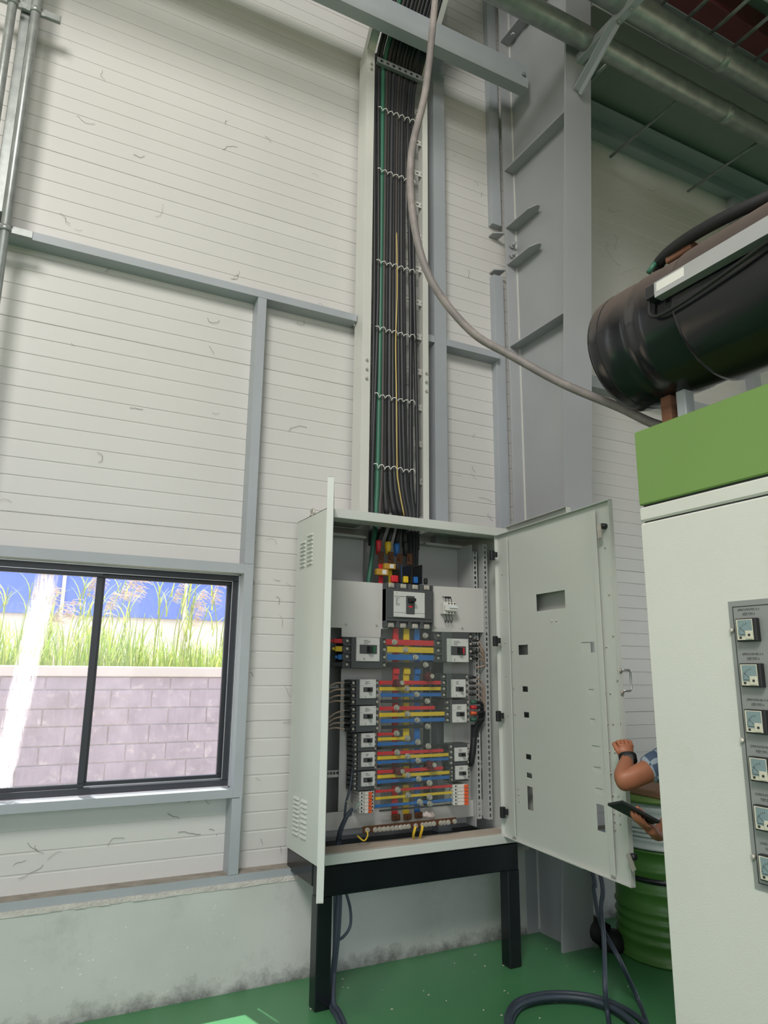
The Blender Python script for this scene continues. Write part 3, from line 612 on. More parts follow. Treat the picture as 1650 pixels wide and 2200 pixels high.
MB().box(2.398, 2.402, 3.505, 3.75, .66, 2.24).build('rail_side_plate', M_CABIN, cab)  # thin grey sheet running back from the mounting rail
# lower mounting frame
YB2 = 3.545
box('mounting_plate', M_COVER, cab, *(1.5815,1.6289), YB2, YB2 + .004, .71, 1.70)
box('mounting_plate', M_COVER, cab, *(1.6294,1.8266), YB2 + .006, YB2 + .012, .78, 1.68)
box('mounting_plate', M_CABIN, cab, 1.70, 2.16, 3.585, 3.59, .78, 1.72)
box('mounting_plate', M_COVER, cab, *(2.2242,2.4059), YB2 + .006, YB2 + .012, .78, 1.70)
box('cross_member', M_COVER, cab, 1.402, 2.47, 3.53, 3.536, .71, .795)
box('cross_member', M_CABIN, cab, 1.402, 2.47, 3.60, 3.62, .665, .70)
for rc in ((1.4958,1.5852,0.9577,0.9924), (1.4892,1.5774,1.4043,1.4195), (2.4053,2.5075,0.9579,0.9965), (2.407,2.5247,1.4626,1.4864), (2.406,2.5233,1.4119,1.4322)):
    x0, x1, z0, z1 = rc; mb = MB().box(x0, x1, 3.56, 3.565, z0, z0 + (z1 - z0) * .4).box(x0, x1, 3.56, 3.565, z0 + (z1 - z0) * .8, z1)
    for i in range(5): mb.box(x0 + (x1 - x0) * (i / 5), x0 + (x1 - x0) * (i / 5 + .06), 3.56, 3.565, z0 + (z1 - z0) * .4, z0 + (z1 - z0) * .8)
    mb.build('cross_brace', M_COVER, cab)
# cover plates around the main breaker
YC = 3.47
def sheet(pts, y, t=.002): return MB().prism(pts, 'y', y, y + t)
sheet([(1.4545,1.7145),(1.5449,1.7146),(1.5461,1.6685),(1.7753,1.6707),(1.7783,1.7189),(1.8225,1.7191),(1.8203,1.9643),(1.4499,1.9649)], YC).build('cover_plate', M_COVER, cab)
sheet([(2.0975,1.7127),(2.3264,1.7167),(2.4824,1.7197),(2.4825,1.9764),(2.1053,1.9701)], YC).build('cover_plate', M_COVER, cab)
for p in [(1.5691,3.47,1.7352),(1.7494,3.47,1.7356),(2.4709,3.47,1.9246),(2.4744,3.47,1.7688),(2.1194,3.47,1.7391),(2.3008,3.47,1.7395)]:
    MB().cyl((p[0], YC - .006, p[2]), (p[0], YC, p[2]), .006, 8).build('cover_screw', M_ZINC, cab)
p = (2.1856,2.2289,1.9042,1.9151)
box('cover_slot', M_BLKS, cab, p[0], p[1], YC - .001, YC, p[2], p[3])
x0, x1, z0, z1 = (1.7435,2.1772,0.7258,1.5062)
MB().box(x0, x1, 3.388, 3.391, .80, 1.73).build('acrylic_cover', M_ACRYL, cab)

# outer doors, swung open
def door(name, hx, hy, fx_, fy_, z0, z1, flange):
    d = Vector((fx_ - hx, fy_ - hy, 0)); w = d.length; d.normalize(); n_ = Vector((-d.y, d.x, 0)) * flange
    def bx(mb, t0, t1, n0, n1, a, b):
        P = lambda t, q, zz: Vector((hx, hy, zz)) + d * t + n_ * q
        c = [P(t0, n0, a), P(t1, n0, a), P(t1, n1, a), P(t0, n1, a)]; e = [P(t0, n0, b), P(t1, n0, b), P(t1, n1, b), P(t0, n1, b)]
        return mb.hexa(c, e)
    mb = MB(); bx(mb, 0, w, 0, .003, z0, z1); bx(mb, w - .003, w, .003, .028, z0, z1); bx(mb, 0, w, .003, .028, z1 - .003, z1); bx(mb, 0, w, .003, .028, z0, z0 + .003); bx(mb, 0, .003, .003, .028, z0, z1)
    return mb, bx, w
mb, bx, w = door('outer_door', 1.386, 3.312, 1.160, 2.79, .617, 2.326, 1)
od = mb.build('outer_door', M_CAB, cab)
mb = MB(); bx(mb, w - .06, w - .04, .004, .022, .70, 2.24); bx(mb, .05, .07, .004, .022, .70, 2.24); mb.build('door_stiffener', M_CAB, od)
mb, bx, w = door('outer_door', 2.536, 3.312, 2.4765, 2.72, .617, 2.326, -1)
od = mb.build('outer_door', M_CAB, cab)
mb = MB(); bx(mb, w - .06, w - .03, -.02, -.004, 2.20, 2.30); mb.build('door_bracket', M_CAB, od)
# inner dead-front door with breaker cut-outs
HX, HY = 2.47, 3.34; DV = Vector((-.09, -1.0, 0)).normalized(); NV = Vector((-1.0, .09, 0)).normalized()
DZ0, DZ1, DW = .642, 2.272, 1.005
holes = [(0.3749,0.6243,1.8072,1.8954),(0.19,0.2821,1.5865,1.6388),(0.2174,0.2697,1.3948,1.4231),(0.2236,0.2737,1.264,1.292),(0.23,0.2794,1.0566,1.0821),(0.2313,0.2804,0.9668,0.9912),(0.2313,0.2834,0.8115,0.9248),(0.7343,0.8295,1.5883,1.6371),(0.7691,0.8074,1.3974,1.4237),(0.7714,0.8041,1.2658,1.2934),(0.7707,0.8262,1.1503,1.1766),(0.7761,0.8274,1.0628,1.0864),(0.7825,0.8307,0.9705,0.997),(0.7818,0.8359,0.818,0.9289)]
def dpt(t, q, z): return Vector((HX, HY, z)) + DV * t + NV * q
def door_sheet():
    ts = sorted({0, DW, *[a for h in holes for a in h[:2]]}); zs = sorted({DZ0, DZ1, *[a for h in holes for a in h[2:]]})
    inh = lambda t, z: any(h[0] < t < h[1] and h[2] < z < h[3] for h in holes) or not (0 < t < DW and DZ0 < z < DZ1)
    v = []; f = []; T = .0025
    def q(a, b, c, d): o = len(v); v.extend([a, b, c, d]); f.append((o, o + 1, o + 2, o + 3))
    for i in range(len(ts) - 1):
        for j in range(len(zs) - 1):
            t0, t1, z0, z1 = ts[i], ts[i + 1], zs[j], zs[j + 1]
            if inh((t0 + t1) / 2, (z0 + z1) / 2): continue
            q(dpt(t0, T, z0), dpt(t0, T, z1), dpt(t1, T, z1), dpt(t1, T, z0)); q(dpt(t0, 0, z0), dpt(t1, 0, z0), dpt(t1, 0, z1), dpt(t0, 0, z1))
            for (ta, za, tb, zb, mt, mz) in ((t0, z0, t0, z1, t0 - 1e-5, (z0 + z1) / 2), (t1, z0, t1, z1, t1 + 1e-5, (z0 + z1) / 2), (t0, z0, t1, z0, (t0 + t1) / 2, z0 - 1e-5), (t0, z1, t1, z1, (t0 + t1) / 2, z1 + 1e-5)):
                if inh(mt, mz): q(dpt(ta, 0, za), dpt(tb, 0, zb), dpt(tb, T, zb), dpt(ta, T, za))
    m = MB(); m.add(v, f); return m
def dbox(mb, t0, t1, q0, q1, z0, z1):
    c = [dpt(t0, q0, z0), dpt(t1, q0, z0), dpt(t1, q1, z0), dpt(t0, q1, z0)]; e = [dpt(t0, q0, z1), dpt(t1, q0, z1), dpt(t1, q1, z1), dpt(t0, q1, z1)]
    return mb.hexa(c, e)
mb = door_sheet()
dbox(mb, 0, DW, .0025, .022, DZ1 - .003, DZ1); dbox(mb, 0, DW, .0025, .022, DZ0, DZ0 + .003); dbox(mb, DW - .003, DW, .0025, .022, DZ0, DZ1); dbox(mb, 0, .003, .0025, .022, DZ0, DZ1)
idr = mb.build('inner_door', M_CAB, cab)
mb = MB(); dbox(mb, .105, .109, .0026, .020, DZ0 + .02, DZ1 - .03); dbox(mb, .109, .135, .016, .020, DZ0 + .02, DZ1 - .03); dbox(mb, .06, .105, .0026, .004, DZ0 + .02, DZ1 - .03); mb.build('door_stiffener', M_CAB, idr)
mb = MB(); dbox(mb, .875, .879, .0026, .020, DZ0 + .02, DZ1 - .03); dbox(mb, .879, .905, .016, .020, DZ0 + .02, DZ1 - .03); mb.build('door_stiffener', M_CAB, idr)
for h in holes[8:13]: mb = MB(); dbox(mb, h[0] - .012, h[1] + .012, -.004, -.0012, h[2] - .010, h[3] + .010); mb.build('blanking_plate', M_CAB, idr)
mb = MB(); h = holes[7]; dbox(mb, h[0] - .012, h[0] + (h[1] - h[0]) * .62, -.004, -.0012, h[2] - .01, h[3] + .01); mb.build('blanking_plate', M_CAB, idr)
for t, z in [(0.0516,2.0429),(0.0593,1.8443),(0.0633,1.6578),(0.069,1.4734),(0.0788,1.2661),(0.0851,1.0736),(0.0885,0.8687),(0.0919,0.6689),(0.9445,2.0582),(0.9546,1.8437),(0.9639,1.6589),(0.9742,1.4662),(0.9824,1.2872),(0.991,1.0942),(1.0003,0.6766),(0.0971,1.6106),(0.1346,1.6099),(0.1032,1.409),(0.1402,1.41),(0.1089,1.2756),(0.1474,1.2778),(0.8788,1.6127),(0.914,1.6118),(0.8887,1.4088),(0.9233,1.4099),(0.8932,1.278),(0.9298,1.2805),(0.8962,1.1612),(0.9323,1.1626),(0.8978,1.0712),(0.9016,0.9813),(0.936,0.9843),(0.9033,0.9086),(0.9384,0.9096),(0.9039,0.8762),(0.9034,0.8445),(0.9384,0.8731),(0.1099,0.8968),(0.1544,0.9005),(0.1137,0.8698),(0.158,0.8719),(0.1172,0.8365),(0.1596,0.8396),(0.5106,1.7501),(0.5479,1.7497)]:
    MB().tube([dpt(t, .0026, z), dpt(t, .007, z), dpt(t, .009, z)], [.0045, .0045, .002], 6).build('rivet', M_ZINC, idr)
for t, z in [(1.0051,1.5072),(1.0084,1.4165)]: MB().tube([dpt(t, .0026, z), dpt(t, .012, z), dpt(t, .012, z), dpt(t, .020, z)], [.006, .006, .010, .010], 8).build('handle_nut', M_ZINC, idr)
hz = [1.5098,1.4218]
MB().tube([dpt(DW - .012, -.002, hz[0]), dpt(DW - .012, -.045, hz[0]), dpt(DW - .012, -.053, hz[0] - .008), dpt(DW - .012, -.053, hz[1] + .008), dpt(DW - .012, -.045, hz[1]), dpt(DW - .012, -.002, hz[1])], .005, 8).build('door_handle', M_ALU, idr)
for (t, z), ang in zip([(0.9543,2.1556),(1.0149,0.7616)], (0, 1)):
    MB().tube([dpt(t, .0026, z), dpt(t, .022, z), dpt(t, .022, z), dpt(t, .03, z)], [.014, .014, .009, .009], 10).build('lock_barrel', M_BLKS, idr)
    mb = MB(); a = dpt(t - .008, .034, z + .012); b = dpt(t + (.028 if ang else -.004), .034, z - (.045 if ang else .055)); mb.bar(a, b, .026, .004, NV); mb.build('lock_cam', M_ZINC, idr)
for p in [(2.4094,3.31,2.1488),(2.4169,3.31,1.6636),(2.4258,3.31,1.2592),(2.4381,3.31,0.7646)]:
    MB().box(p[0] - .016, p[0] + .010, 3.296, 3.317, p[2] - .028, p[2] + .028, .003).box(p[0] + .004, p[0] + .022, 3.288, 3.302, p[2] - .012, p[2] + .018, .002).build('door_hinge', M_BLKS, cab)

# ------------------------------------------------------------------ stand
st = thing('cabinet_stand', ((CX0 + CX1) / 2, 3.54, 0), 'black steel stand under the grey switchboard cabinet', 'stand')
SX0, SX1, SY0, SY1 = 1.390, 2.548, 3.325, 3.672
box('front_beam', M_BLK, st, SX0 + .004, SX1 - .004, SY0, SY0 + .075, .468, .6, .004)
box('rear_beam', M_BLK, st, SX0 + .072, SX1 - .072, SY1 - .06, SY1 + .01, .52, .6, .004)
box('side_beam', M_BLK, st, SX0, SX0 + .07, SY0 + .076, SY1 + .075, .50, .6, .004); box('side_beam', M_BLK, st, SX1 - .07, SX1, SY0 + .076, SY1 - .076, .468, .6, .004)
for lx in (SX0, SX1 - .075):
    box('leg', M_BLK, st, lx, lx + .075, SY0, SY0 + .075, 0.0005, .469, .004)

# ================================================================== BREAKERS
def breaker(name, label, cat, group, body, plate, well, ori, poles, on, yf, depth, toggle, tsides=('lo', 'hi')):
    x0, x1, z0, z1 = body
    t = thing(name, ((x0 + x1) / 2, yf + depth, z0), label, cat, group)
    px0, px1, pz0, pz1 = plate; wx0, wx1, wz0, wz1 = well
    b = MB()
    if ori == 'v':
        tz = (z1 - z0) * .13
        b.box(x0, x1, yf + .010, yf + depth, z0 + tz, z1 - tz, .004).box(x0 + .004, x1 - .004, yf + .028, yf + depth, z0, z1, .003)
        b.box(x0 + .01, x1 - .01, yf + .006, yf + .012, z0 + tz * 1.6, z1 - tz * 1.6, .002)
        n_ = poles; w_ = (x1 - x0) / n_
        for i in range(n_ + 1): b.box(max(x0, x0 + i * w_ - .010), min(x1, x0 + i * w_ + .010), yf + .012, yf + depth - .01, z0, z1, .003)
    else:
        tx = (x1 - x0) * .17
        b.box(x0 + tx, x1 - tx * .55, yf + .006, yf + depth, z0, z1, .003).box(x0, x1, yf + .024, yf + depth, z0 + .001, z1 - .001, .002)
        h = (z1 - z0) / poles
        for i in range(poles + 1):
            zz = z0 + i * h; b.box(x0, x0 + tx + .002, yf + .010, yf + depth - .01, max(z0, zz - .0035), min(z1, zz + .0035), .001); b.box(x1 - tx * .6, x1, yf + .010, yf + depth - .01, max(z0, zz - .0035), min(z1, zz + .0035), .001)
    b.build('case', M_MCCB, t)
    pl_ = MB().box(px0, px1, yf - .002, yf + .012, pz0, pz1, .002).build('face_plate', M_PLATE, t)
    # flat print and joints on the plate
    m = MB(); pw = px1 - px0; ph = pz1 - pz0; rr = random.Random(int(px0 * 1e4))
    if ori == 'v':
        m.box(px0, wx0, yf - .0026, yf - .002, pz1 - ph * .205, pz1 - ph * .19).box(px0, px1, yf - .0026, yf - .002, pz0 + ph * .17, pz0 + ph * .18)
        for i in range(7): m.box(px0 + pw * .05, px0 + pw * (.08 + .12 * rr.random()), yf - .0026, yf - .002, pz1 - ph * (.27 + .045 * i), pz1 - ph * (.255 + .045 * i))
    else:
        m.box(px0, wx0, yf - .0026, yf - .002, pz0 + ph * .66, pz0 + ph * .665).box(wx1, px1, yf - .0026, yf - .002, pz0 + ph * .66, pz0 + ph * .665)
        for i in range(4): m.box(px0 + pw * .3, px0 + pw * (.45 + .2 * rr.random()), yf - .0026, yf - .002, pz1 - ph * (.12 + .05 * i), pz1 - ph * (.105 + .05 * i))
        m.box(px0 + pw * .32, px0 + pw * .345, yf - .0026, yf - .002, pz0 + ph * .06, pz0 + ph * .14)
    m.build('print', M_TEXT, pl_)
    m = MB()
    for sx in (.08, .92):
        for sz in (.07, .93): cx = px0 + pw * sx; cz = pz0 + ph * sz; m.cyl((cx, yf - .003, cz), (cx, yf, cz), min(pw, ph) * .026, 6)
    tag(m.build('plate_screw', M_ZINC, pl_), kind='stuff')
    wl = MB().box(wx0, wx1, yf - .006, yf + .01, wz0, wz1, .002).build('toggle_well', M_MCCB, t)
    ww, wh = wx1 - wx0, wz1 - wz0
    if toggle == 'v':
        MB().hexa([(wx0 + ww * .2, yf - .006, wz0 + wh * .60), (wx1 - ww * .2, yf - .006, wz0 + wh * .60), (wx1 - ww * .2, yf - .006, wz0 + wh * .88), (wx0 + ww * .2, yf - .006, wz0 + wh * .88)],
                  [(wx0 + ww * .26, yf - .045, wz0 + wh * .70), (wx1 - ww * .26, yf - .045, wz0 + wh * .70), (wx1 - ww * .26, yf - .045, wz0 + wh * .84), (wx0 + ww * .26, yf - .045, wz0 + wh * .84)]).build('toggle', M_MCCB2, t)
        MB().box(wx0 + ww * .30, wx1 - ww * .28, yf - .0072, yf - .006, wz0 + wh * .36, wz0 + wh * .45).build('indicator', on, t)
    else:
        c0, c1 = (.40, .70)
        MB().hexa([(wx0 + ww * c0, yf - .006, wz0 + wh * .12), (wx0 + ww * c1, yf - .006, wz0 + wh * .12), (wx0 + ww * c1, yf - .006, wz1 - wh * .12), (wx0 + ww * c0, yf - .006, wz1 - wh * .12)],
                  [(wx0 + ww * (c0 + .05), yf - .030, wz0 + wh * .18), (wx0 + ww * (c1 - .07), yf - .030, wz0 + wh * .18), (wx0 + ww * (c1 - .07), yf - .030, wz1 - wh * .18), (wx0 + ww * (c0 + .05), yf - .030, wz1 - wh * .18)]).build('toggle', M_MCCB2, t)
        if on is not None: MB().box(wx0 + ww * .74, wx0 + ww * .88, yf - .0072, yf - .006, wz0 + wh * .15, wz1 - wh * .15).build('indicator', on, t)
    # terminals with screws
    for i in range(poles):
        if ori == 'v':
            cx = x0 + (i + .5) * (x1 - x0) / poles
            for cz in (z0 + (z1 - z0) * .055, z1 - (z1 - z0) * .055): MB().cyl((cx, yf + .018, cz), (cx, yf + .03, cz), .010, 8).box(cx - .017, cx + .017, yf + .024, yf + .029, cz - .012, cz + .012).build('terminal_screw', M_ZINC, t)
        else:
            cz = z1 - (i + .5) * (z1 - z0) / poles; hh = (z1 - z0) / poles
            for cx in (x0 + (x1 - x0) * .09, x1 - (x1 - x0) * .045): MB().cyl((cx, yf + .014, cz), (cx, yf + .025, cz), min(.007, hh * .26), 8).build('terminal_screw', M_ZINC, t)
    return t
M_INDR = mat('red_indicator', (214, 40, 56), .4); M_INDG = mat('green_indicator', (24, 96, 62), .4)
YF = 3.425
mainb = breaker('main_breaker', 'large main breaker in the middle of the cover plates', 'breaker', None, (1.7848,2.085,1.7247,1.9668), (1.827,2.0206,1.781,1.92), (1.9004,1.9541,1.7992,1.8981), 'v', 4, M_INDR, YF - .01, .12, 'v')
for p in [(1.8581,1.8969,1.9725,2.0734),(1.9331,1.9635,1.9724,2.0721),(1.991,2.0334,1.9717,2.0789)]:
    MB().box((p[0] + p[1]) / 2 - .002, (p[0] + p[1]) / 2 + .002, 3.43, 3.53, p[2], p[3]).build('phase_barrier', M_MCCB2, mainb)
G = 'moulded case breakers in the cabinet'
breaker('circuit_breaker', 'large breaker below the left cover plate with green window', 'breaker', G, (1.5434,1.7958,1.5057,1.6673), (1.6118,1.7483,1.5434,1.6662), (1.6295,1.7307,1.5829,1.6288), 'h', 4, M_INDG, YF, .11, 'h')
breaker('circuit_breaker', 'large breaker below the right cover plate with red window', 'breaker', G, (2.1003,2.3495,1.5463,1.7116), (2.1704,2.3126,1.5465,1.6758), (2.1938,2.2926,1.5855,1.6345), 'h', 4, M_INDR, YF, .11, 'h')
LB = [('small left breaker directly under the large left one, with tan wires', (1.5938,1.7526,1.3209,1.4492), (1.6384,1.7324,1.3554,1.4512), (1.6568,1.7117,1.3882,1.4121)),
      ('small left breaker with tan wires, second under the large left one', (1.5966,1.7543,1.1874,1.3167), (1.6408,1.7342,1.2196,1.3168), (1.6591,1.7136,1.2542,1.2778)),
      ('narrow left breaker, third under the large left one', (1.6136,1.7433,1.0921,1.1827), (1.6511,1.729,1.1129,1.1815), (1.6612,1.714,1.1362,1.1583)),
      ('narrow left breaker, fourth under the large left one', (1.6155,1.7445,1.0002,1.0898), (1.6528,1.7296,1.0179,1.0893), (1.6628,1.7154,1.041,1.0622)),
      ('narrow left breaker just above the left orange miniature breakers', (1.6147,1.7444,0.9037,0.9963), (1.6545,1.7315,0.924,0.9951), (1.6645,1.7168,0.9439,0.9667)),
      ('small right breaker directly under the large right one', (2.1445,2.318,1.3535,1.484), (2.199,2.2945,1.3549,1.4526), (2.2253,2.2771,1.388,1.4135)),
      ('small right breaker with red and orange booted wires', (2.1676,2.3216,1.2196,1.3451), (2.2041,2.2983,1.221,1.3186), (2.2272,2.2817,1.2548,1.2788)),
      ('narrow right breaker, upper of the low pair on the right', (2.1915,2.317,0.9969,1.1095), (2.2164,2.2996,1.0187,1.09), (2.2378,2.2856,1.0431,1.0634)),
      ('narrow right breaker just above the right orange miniature breakers', (2.1955,2.3165,0.9145,0.9955), (2.2196,2.2993,0.9247,0.9953), (2.2401,2.2861,0.9469,0.9664))]
for lb, bd, pt, wl in LB: breaker('circuit_breaker', lb, 'breaker', G, bd, pt, wl, 'h', 4, None, YF + .005, .10, 'h')
# small white surge breaker on the right cover
x0, x1, z0, z1 = (2.1739,2.2326,1.8111,1.8798)
sb = thing('surge_breaker', ((x0 + x1) / 2, 3.46, z0), 'small pale three pole breaker on the right cover plate', 'breaker')
MB().box(x0 - .022, x1, 3.425, 3.468, z0, z1, .003).box(x0 - .020, x1, 3.41, 3.43, z0 + .018, z1 - .018, .002).build('case', M_WHITEP, sb)
for i in range(3):
    cx = x0 + (i + .5) * (x1 - x0) / 3
    MB().box(cx - .003, cx + .003, 3.4215, 3.426, z1 - .012, z1 - .005).box(cx - .003, cx + .003, 3.4215, 3.426, z0 + .005, z0 + .012).build('terminal', M_BLKS, sb)
    MB().tube(smooth_path([(cx - .01, 3.44, z1 - .002), (cx - .012, 3.44, z1 + .02), (cx - .016, 3.466, z1 + .034)], 3), .0022, 5).tube(smooth_path([(cx - .012, 3.44, z0), (cx - .012, 3.43, z0 - .03), (cx - .008, 3.45, z0 - .046), (cx, 3.468, z0 - .03)], 3), .0022, 5).build('lead_wire', M_BLKS, sb)
MB().box(x0 + .004, x1 - .002, 3.402, 3.41, (z0 + z1) / 2 - .002, (z0 + z1) / 2 + .008, .001).build('toggle', M_PALE, sb)
# miniature breakers with orange toggles
for sd, rc, st_, n_ in (('left', (1.6523,1.7342,0.7956,0.899), (1.6954,1.7108), 6), ('right', (2.2121,2.2958,0.793,0.8994), (2.2729,2.2943), 6)):
    x0, x1, z0, z1 = rc; h = (z1 - z0) / n_
    for i in range(n_):
        a = z1 - (i + 1) * h
        t = thing('miniature_breaker', ((x0 + x1) / 2, 3.52, a), 'white miniature breaker with orange toggle, %s from the top of the %s stack' % (ORD[i], sd), 'breaker', 'miniature breakers')
        MB().box(x0, x1, 3.445, 3.53, a + .0006, a + h - .0006, .0015).box(x0 + (x1 - x0) * .28, x1 - (x1 - x0) * (.02 if sd == 'right' else .22), 3.430, 3.446, a + .0006, a + h - .0006, .0015).build('case', M_WHITEP, t)
        MB().box(st_[0], st_[1], 3.418, 3.431, a + h * .12, a + h * .88, .001).build('toggle', M_ORANGE, t)
        for fx_ in ((.16, .9) if sd == 'left' else (.2,)): MB().cyl((x0 + (x1 - x0) * fx_, 3.4435, a + h / 2), (x0 + (x1 - x0) * fx_, 3.446, a + h / 2), .0045, 8).build('terminal_hole', M_BLKS, t)
# foil-wrapped wire ends beside the left stack
mb = MB()
for i in range(7):
    a = (1.6058,3.43,0.82); d = Vector((random.uniform(-.05, .03), random.uniform(-.03, .0), random.uniform(-.035, .045)))
    mb.add([a, Vector(a) + d, Vector(a) + d + Vector((.014, -.01, .01)), Vector(a) + Vector((.02, -.006, -.004))], [(0, 1, 2, 3)])
tag(mb.build('foil_wrap', M_ALU), 'crumpled silver foil left of the left miniature breakers', 'foil')

# ------------------------------------------------------------------ busbars
bus = thing('busbar_assembly', (1.95, 3.5, .78), 'coloured busbar ladder of red, yellow, blue and black bars in the cabinet', 'busbars')
def bar(rc, m, y, lab=None, t=.006):
    o = MB().box(rc[0], rc[1], y, y + t, rc[2], rc[3], .001).build('busbar', m, bus)
    if lab: o['label'] = lab
    return o
def slope(q, m, y, lab, t=.006):   # bar given by its four corners in the plane
    o = MB().prism(q, 'y', y, y + t).build('busbar', m, bus); o['label'] = lab
YV, YH = 3.475, 3.455
vx = [(1.8554,1.8896),(1.9211,1.9574),(1.9902,2.0232),(2.0481,2.0862)]
for (xa, xb), m, lab, zb in zip(vx, (M_RED, M_YEL, M_BLU, M_BLKS), ('red riser busbar', 'yellow riser busbar', 'blue riser busbar', 'black riser busbar'), [0.7671,0.7645,0.7677,0.7991]):
    MB().box(xa, xb, YV, YV + .008, zb, 1.735, .001).build('busbar', m, bus)['label'] = lab
    MB().box(xa - .002, xb + .002, 3.462, 3.4745, 1.4784, 1.5061, .003).build('riser_offset', m, bus)
H_ROWS = [(1.7909,2.1096,1.6329,1.6623,0),(1.8092,2.1093,1.5937,1.6242,1),(1.8117,2.1152,1.5531,1.5829,2),(1.8121,2.0896,1.5151,1.5428,3),(1.7648,2.1851,1.4245,1.4446,0),(1.7652,2.1878,1.3934,1.4114,1),(1.7747,2.1875,1.361,1.3803,2),(1.7751,2.1074,1.3298,1.3459,3),(1.7685,2.1071,1.2918,1.3114,0),(1.7667,2.1909,1.2586,1.2795,1),(1.7762,2.1905,1.2279,1.2475,2),(1.7801,2.0764,1.1975,1.2145,3),(1.7569,1.8806,1.1646,1.1789,0),(1.7599,1.9439,1.1397,1.1552,1),(1.7575,2.0058,1.1136,1.1304,2),(1.7549,2.2088,1.0956,1.1101,3),(1.7573,2.1597,1.0677,1.0845,0),(1.7576,2.2112,1.0451,1.0618,1),(1.7579,2.2109,1.0241,1.0391,2),(1.7581,2.0754,1.0064,1.0182,3),(1.7585,2.1572,0.9772,0.9938,0),(1.7587,2.2115,0.9532,0.9699,1),(1.759,2.2111,0.9284,0.9449,2),(1.7573,2.0749,0.9135,0.9252,3),(1.7494,2.2257,0.8846,0.8976,0),(1.7485,2.2275,0.8506,0.864,1),(1.7483,2.2277,0.8131,0.8271,2),(1.7735,2.2306,0.7926,0.8008,3)]
HM = (M_RED, M_YEL, M_BLU, M_BLKS); HN = ('red', 'yellow', 'blue', 'black')
for i, (a, b, c, d, k) in enumerate(H_ROWS): bar((a, b, c, d), HM[k], YH, '%s branch busbar' % HN[k])
for p in [(1.8503,3.45,1.6482),(1.9179,3.45,1.6087),(1.981,3.45,1.5699),(2.0431,3.45,1.6887),(2.0448,3.45,1.5301),(1.9274,3.45,1.4042),(1.9892,3.45,1.3729),(2.0553,3.45,1.3368),(1.8649,3.45,1.3053),(1.9321,3.45,1.2719),(1.992,3.45,1.2389),(2.057,3.45,1.2048),(1.8658,3.45,1.1737),(1.9317,3.45,1.1482),(1.9956,3.45,1.1261),(2.0595,3.45,1.1026),(1.8699,3.45,1.0788),(1.9327,3.45,1.056),(1.997,3.45,1.0328),(1.8746,3.45,0.8932),(1.936,3.45,0.8637),(2.0061,3.45,0.825),(2.0005,3.45,0.9402),(1.9344,3.45,0.9616),(2.066,3.45,0.9157),(2.0657,3.45,0.8445),(2.0677,3.45,0.8119)]:
    MB().cyl((p[0], 3.434, p[2]), (p[0], YH, p[2]), .0115, 6).cyl((p[0], 3.449, p[2]), (p[0], YH, p[2]), .0155, 10).build('busbar_bolt', M_ZINC, bus)
for p in [(1.8691,3.43,1.4331),(2.0553,3.43,1.4678),(1.8737,3.43,0.9879),(2.0662,3.43,1.0102)]:
    MB().cyl((p[0] - .006, 3.405, p[2]), (p[0] - .006, YH, p[2]), .020, 12).build('standoff_insulator', mat('maroon_insulator', (96, 34, 42), .4), bus)
    MB().cyl((p[0], 3.393, p[2] + .002), (p[0], 3.406, p[2] + .002), .012, 8).build('busbar_bolt', M_ZINC, bus)
for rc, m in zip([(1.8469,1.8942,0.7419,0.7734),(1.918,1.9611,0.7404,0.7709),(1.9838,2.0255,0.7427,0.7741)], (0, 1, 2)):
    MB().box(rc[0], rc[1], 3.45, 3.47, rc[2], rc[3], .004).cyl(((rc[0] + rc[1]) / 2, 3.44, (rc[2] + rc[3]) / 2), ((rc[0] + rc[1]) / 2, 3.451, (rc[2] + rc[3]) / 2), .010, 6).build('end_lug', M_COPPER, bus)
for rc, m in zip([(1.8341,1.8765,1.9731,2.0159),(1.9111,1.9414,1.975,2.0162),(1.9749,2.0041,1.9763,2.0178),(2.0467,2.0662,1.9765,2.0142)], HM):
    MB().box(rc[0], rc[1], 3.455, 3.475, rc[2], rc[3] - .004, .004).build('incomer_sleeve', m, bus)
for rc, m in zip([(1.4947,1.5623,1.6344,1.6575),(1.5058,1.5564,1.5918,1.6186),(1.5217,1.5642,1.5509,1.5763),(1.478,1.5631,1.5156,1.5372)], HM):
    MB().box(rc[0], rc[1], 3.455, 3.465, rc[2], rc[3], .002).cyl((rc[0] - .012, 3.45, (rc[2] + rc[3]) / 2), (rc[0] - .012, 3.457, (rc[2] + rc[3]) / 2), .008, 6).build('outgoing_tail', m, bus)
# earth bar: tilted in the picture only by perspective, so it is level here
eb = thing('earth_bar', (1.95, 3.40, .70), 'brown copper earth bar with a row of bolts at the cabinet bottom', 'earth bar')
q0, q1 = [(1.6519,3.4,0.7254),(2.2028,3.4,0.7248)]
MB().box(q0[0], q1[0], 3.40, 3.406, q0[2] - .015, q0[2] + .017, .002).build('bar', M_COPPER, eb)
for p in [(1.6767,3.4,0.7243),(1.7208,3.4,0.7222),(1.746,3.4,0.7217),(1.7694,3.4,0.7214),(1.7936,3.4,0.7216),(1.8186,3.4,0.7211),(1.8424,3.4,0.7213),(1.8656,3.4,0.7216),(1.8883,3.4,0.7214),(1.9104,3.4,0.7218),(1.9523,3.4,0.7211),(1.9931,3.4,0.7217),(2.0158,3.4,0.7227),(2.0386,3.4,0.7225),(2.0609,3.4,0.723),(2.1035,3.4,0.7224),(2.1261,3.4,0.7223),(2.1496,3.4,0.7221),(2.1887,3.4,0.7231)]:
    MB().cyl((p[0], 3.389, p[2]), (p[0], 3.4, p[2]), .0095, 6).cyl((p[0], 3.396, p[2]), (p[0], 3.4, p[2]), .013, 10).build('earth_bolt', M_ZINC, eb)
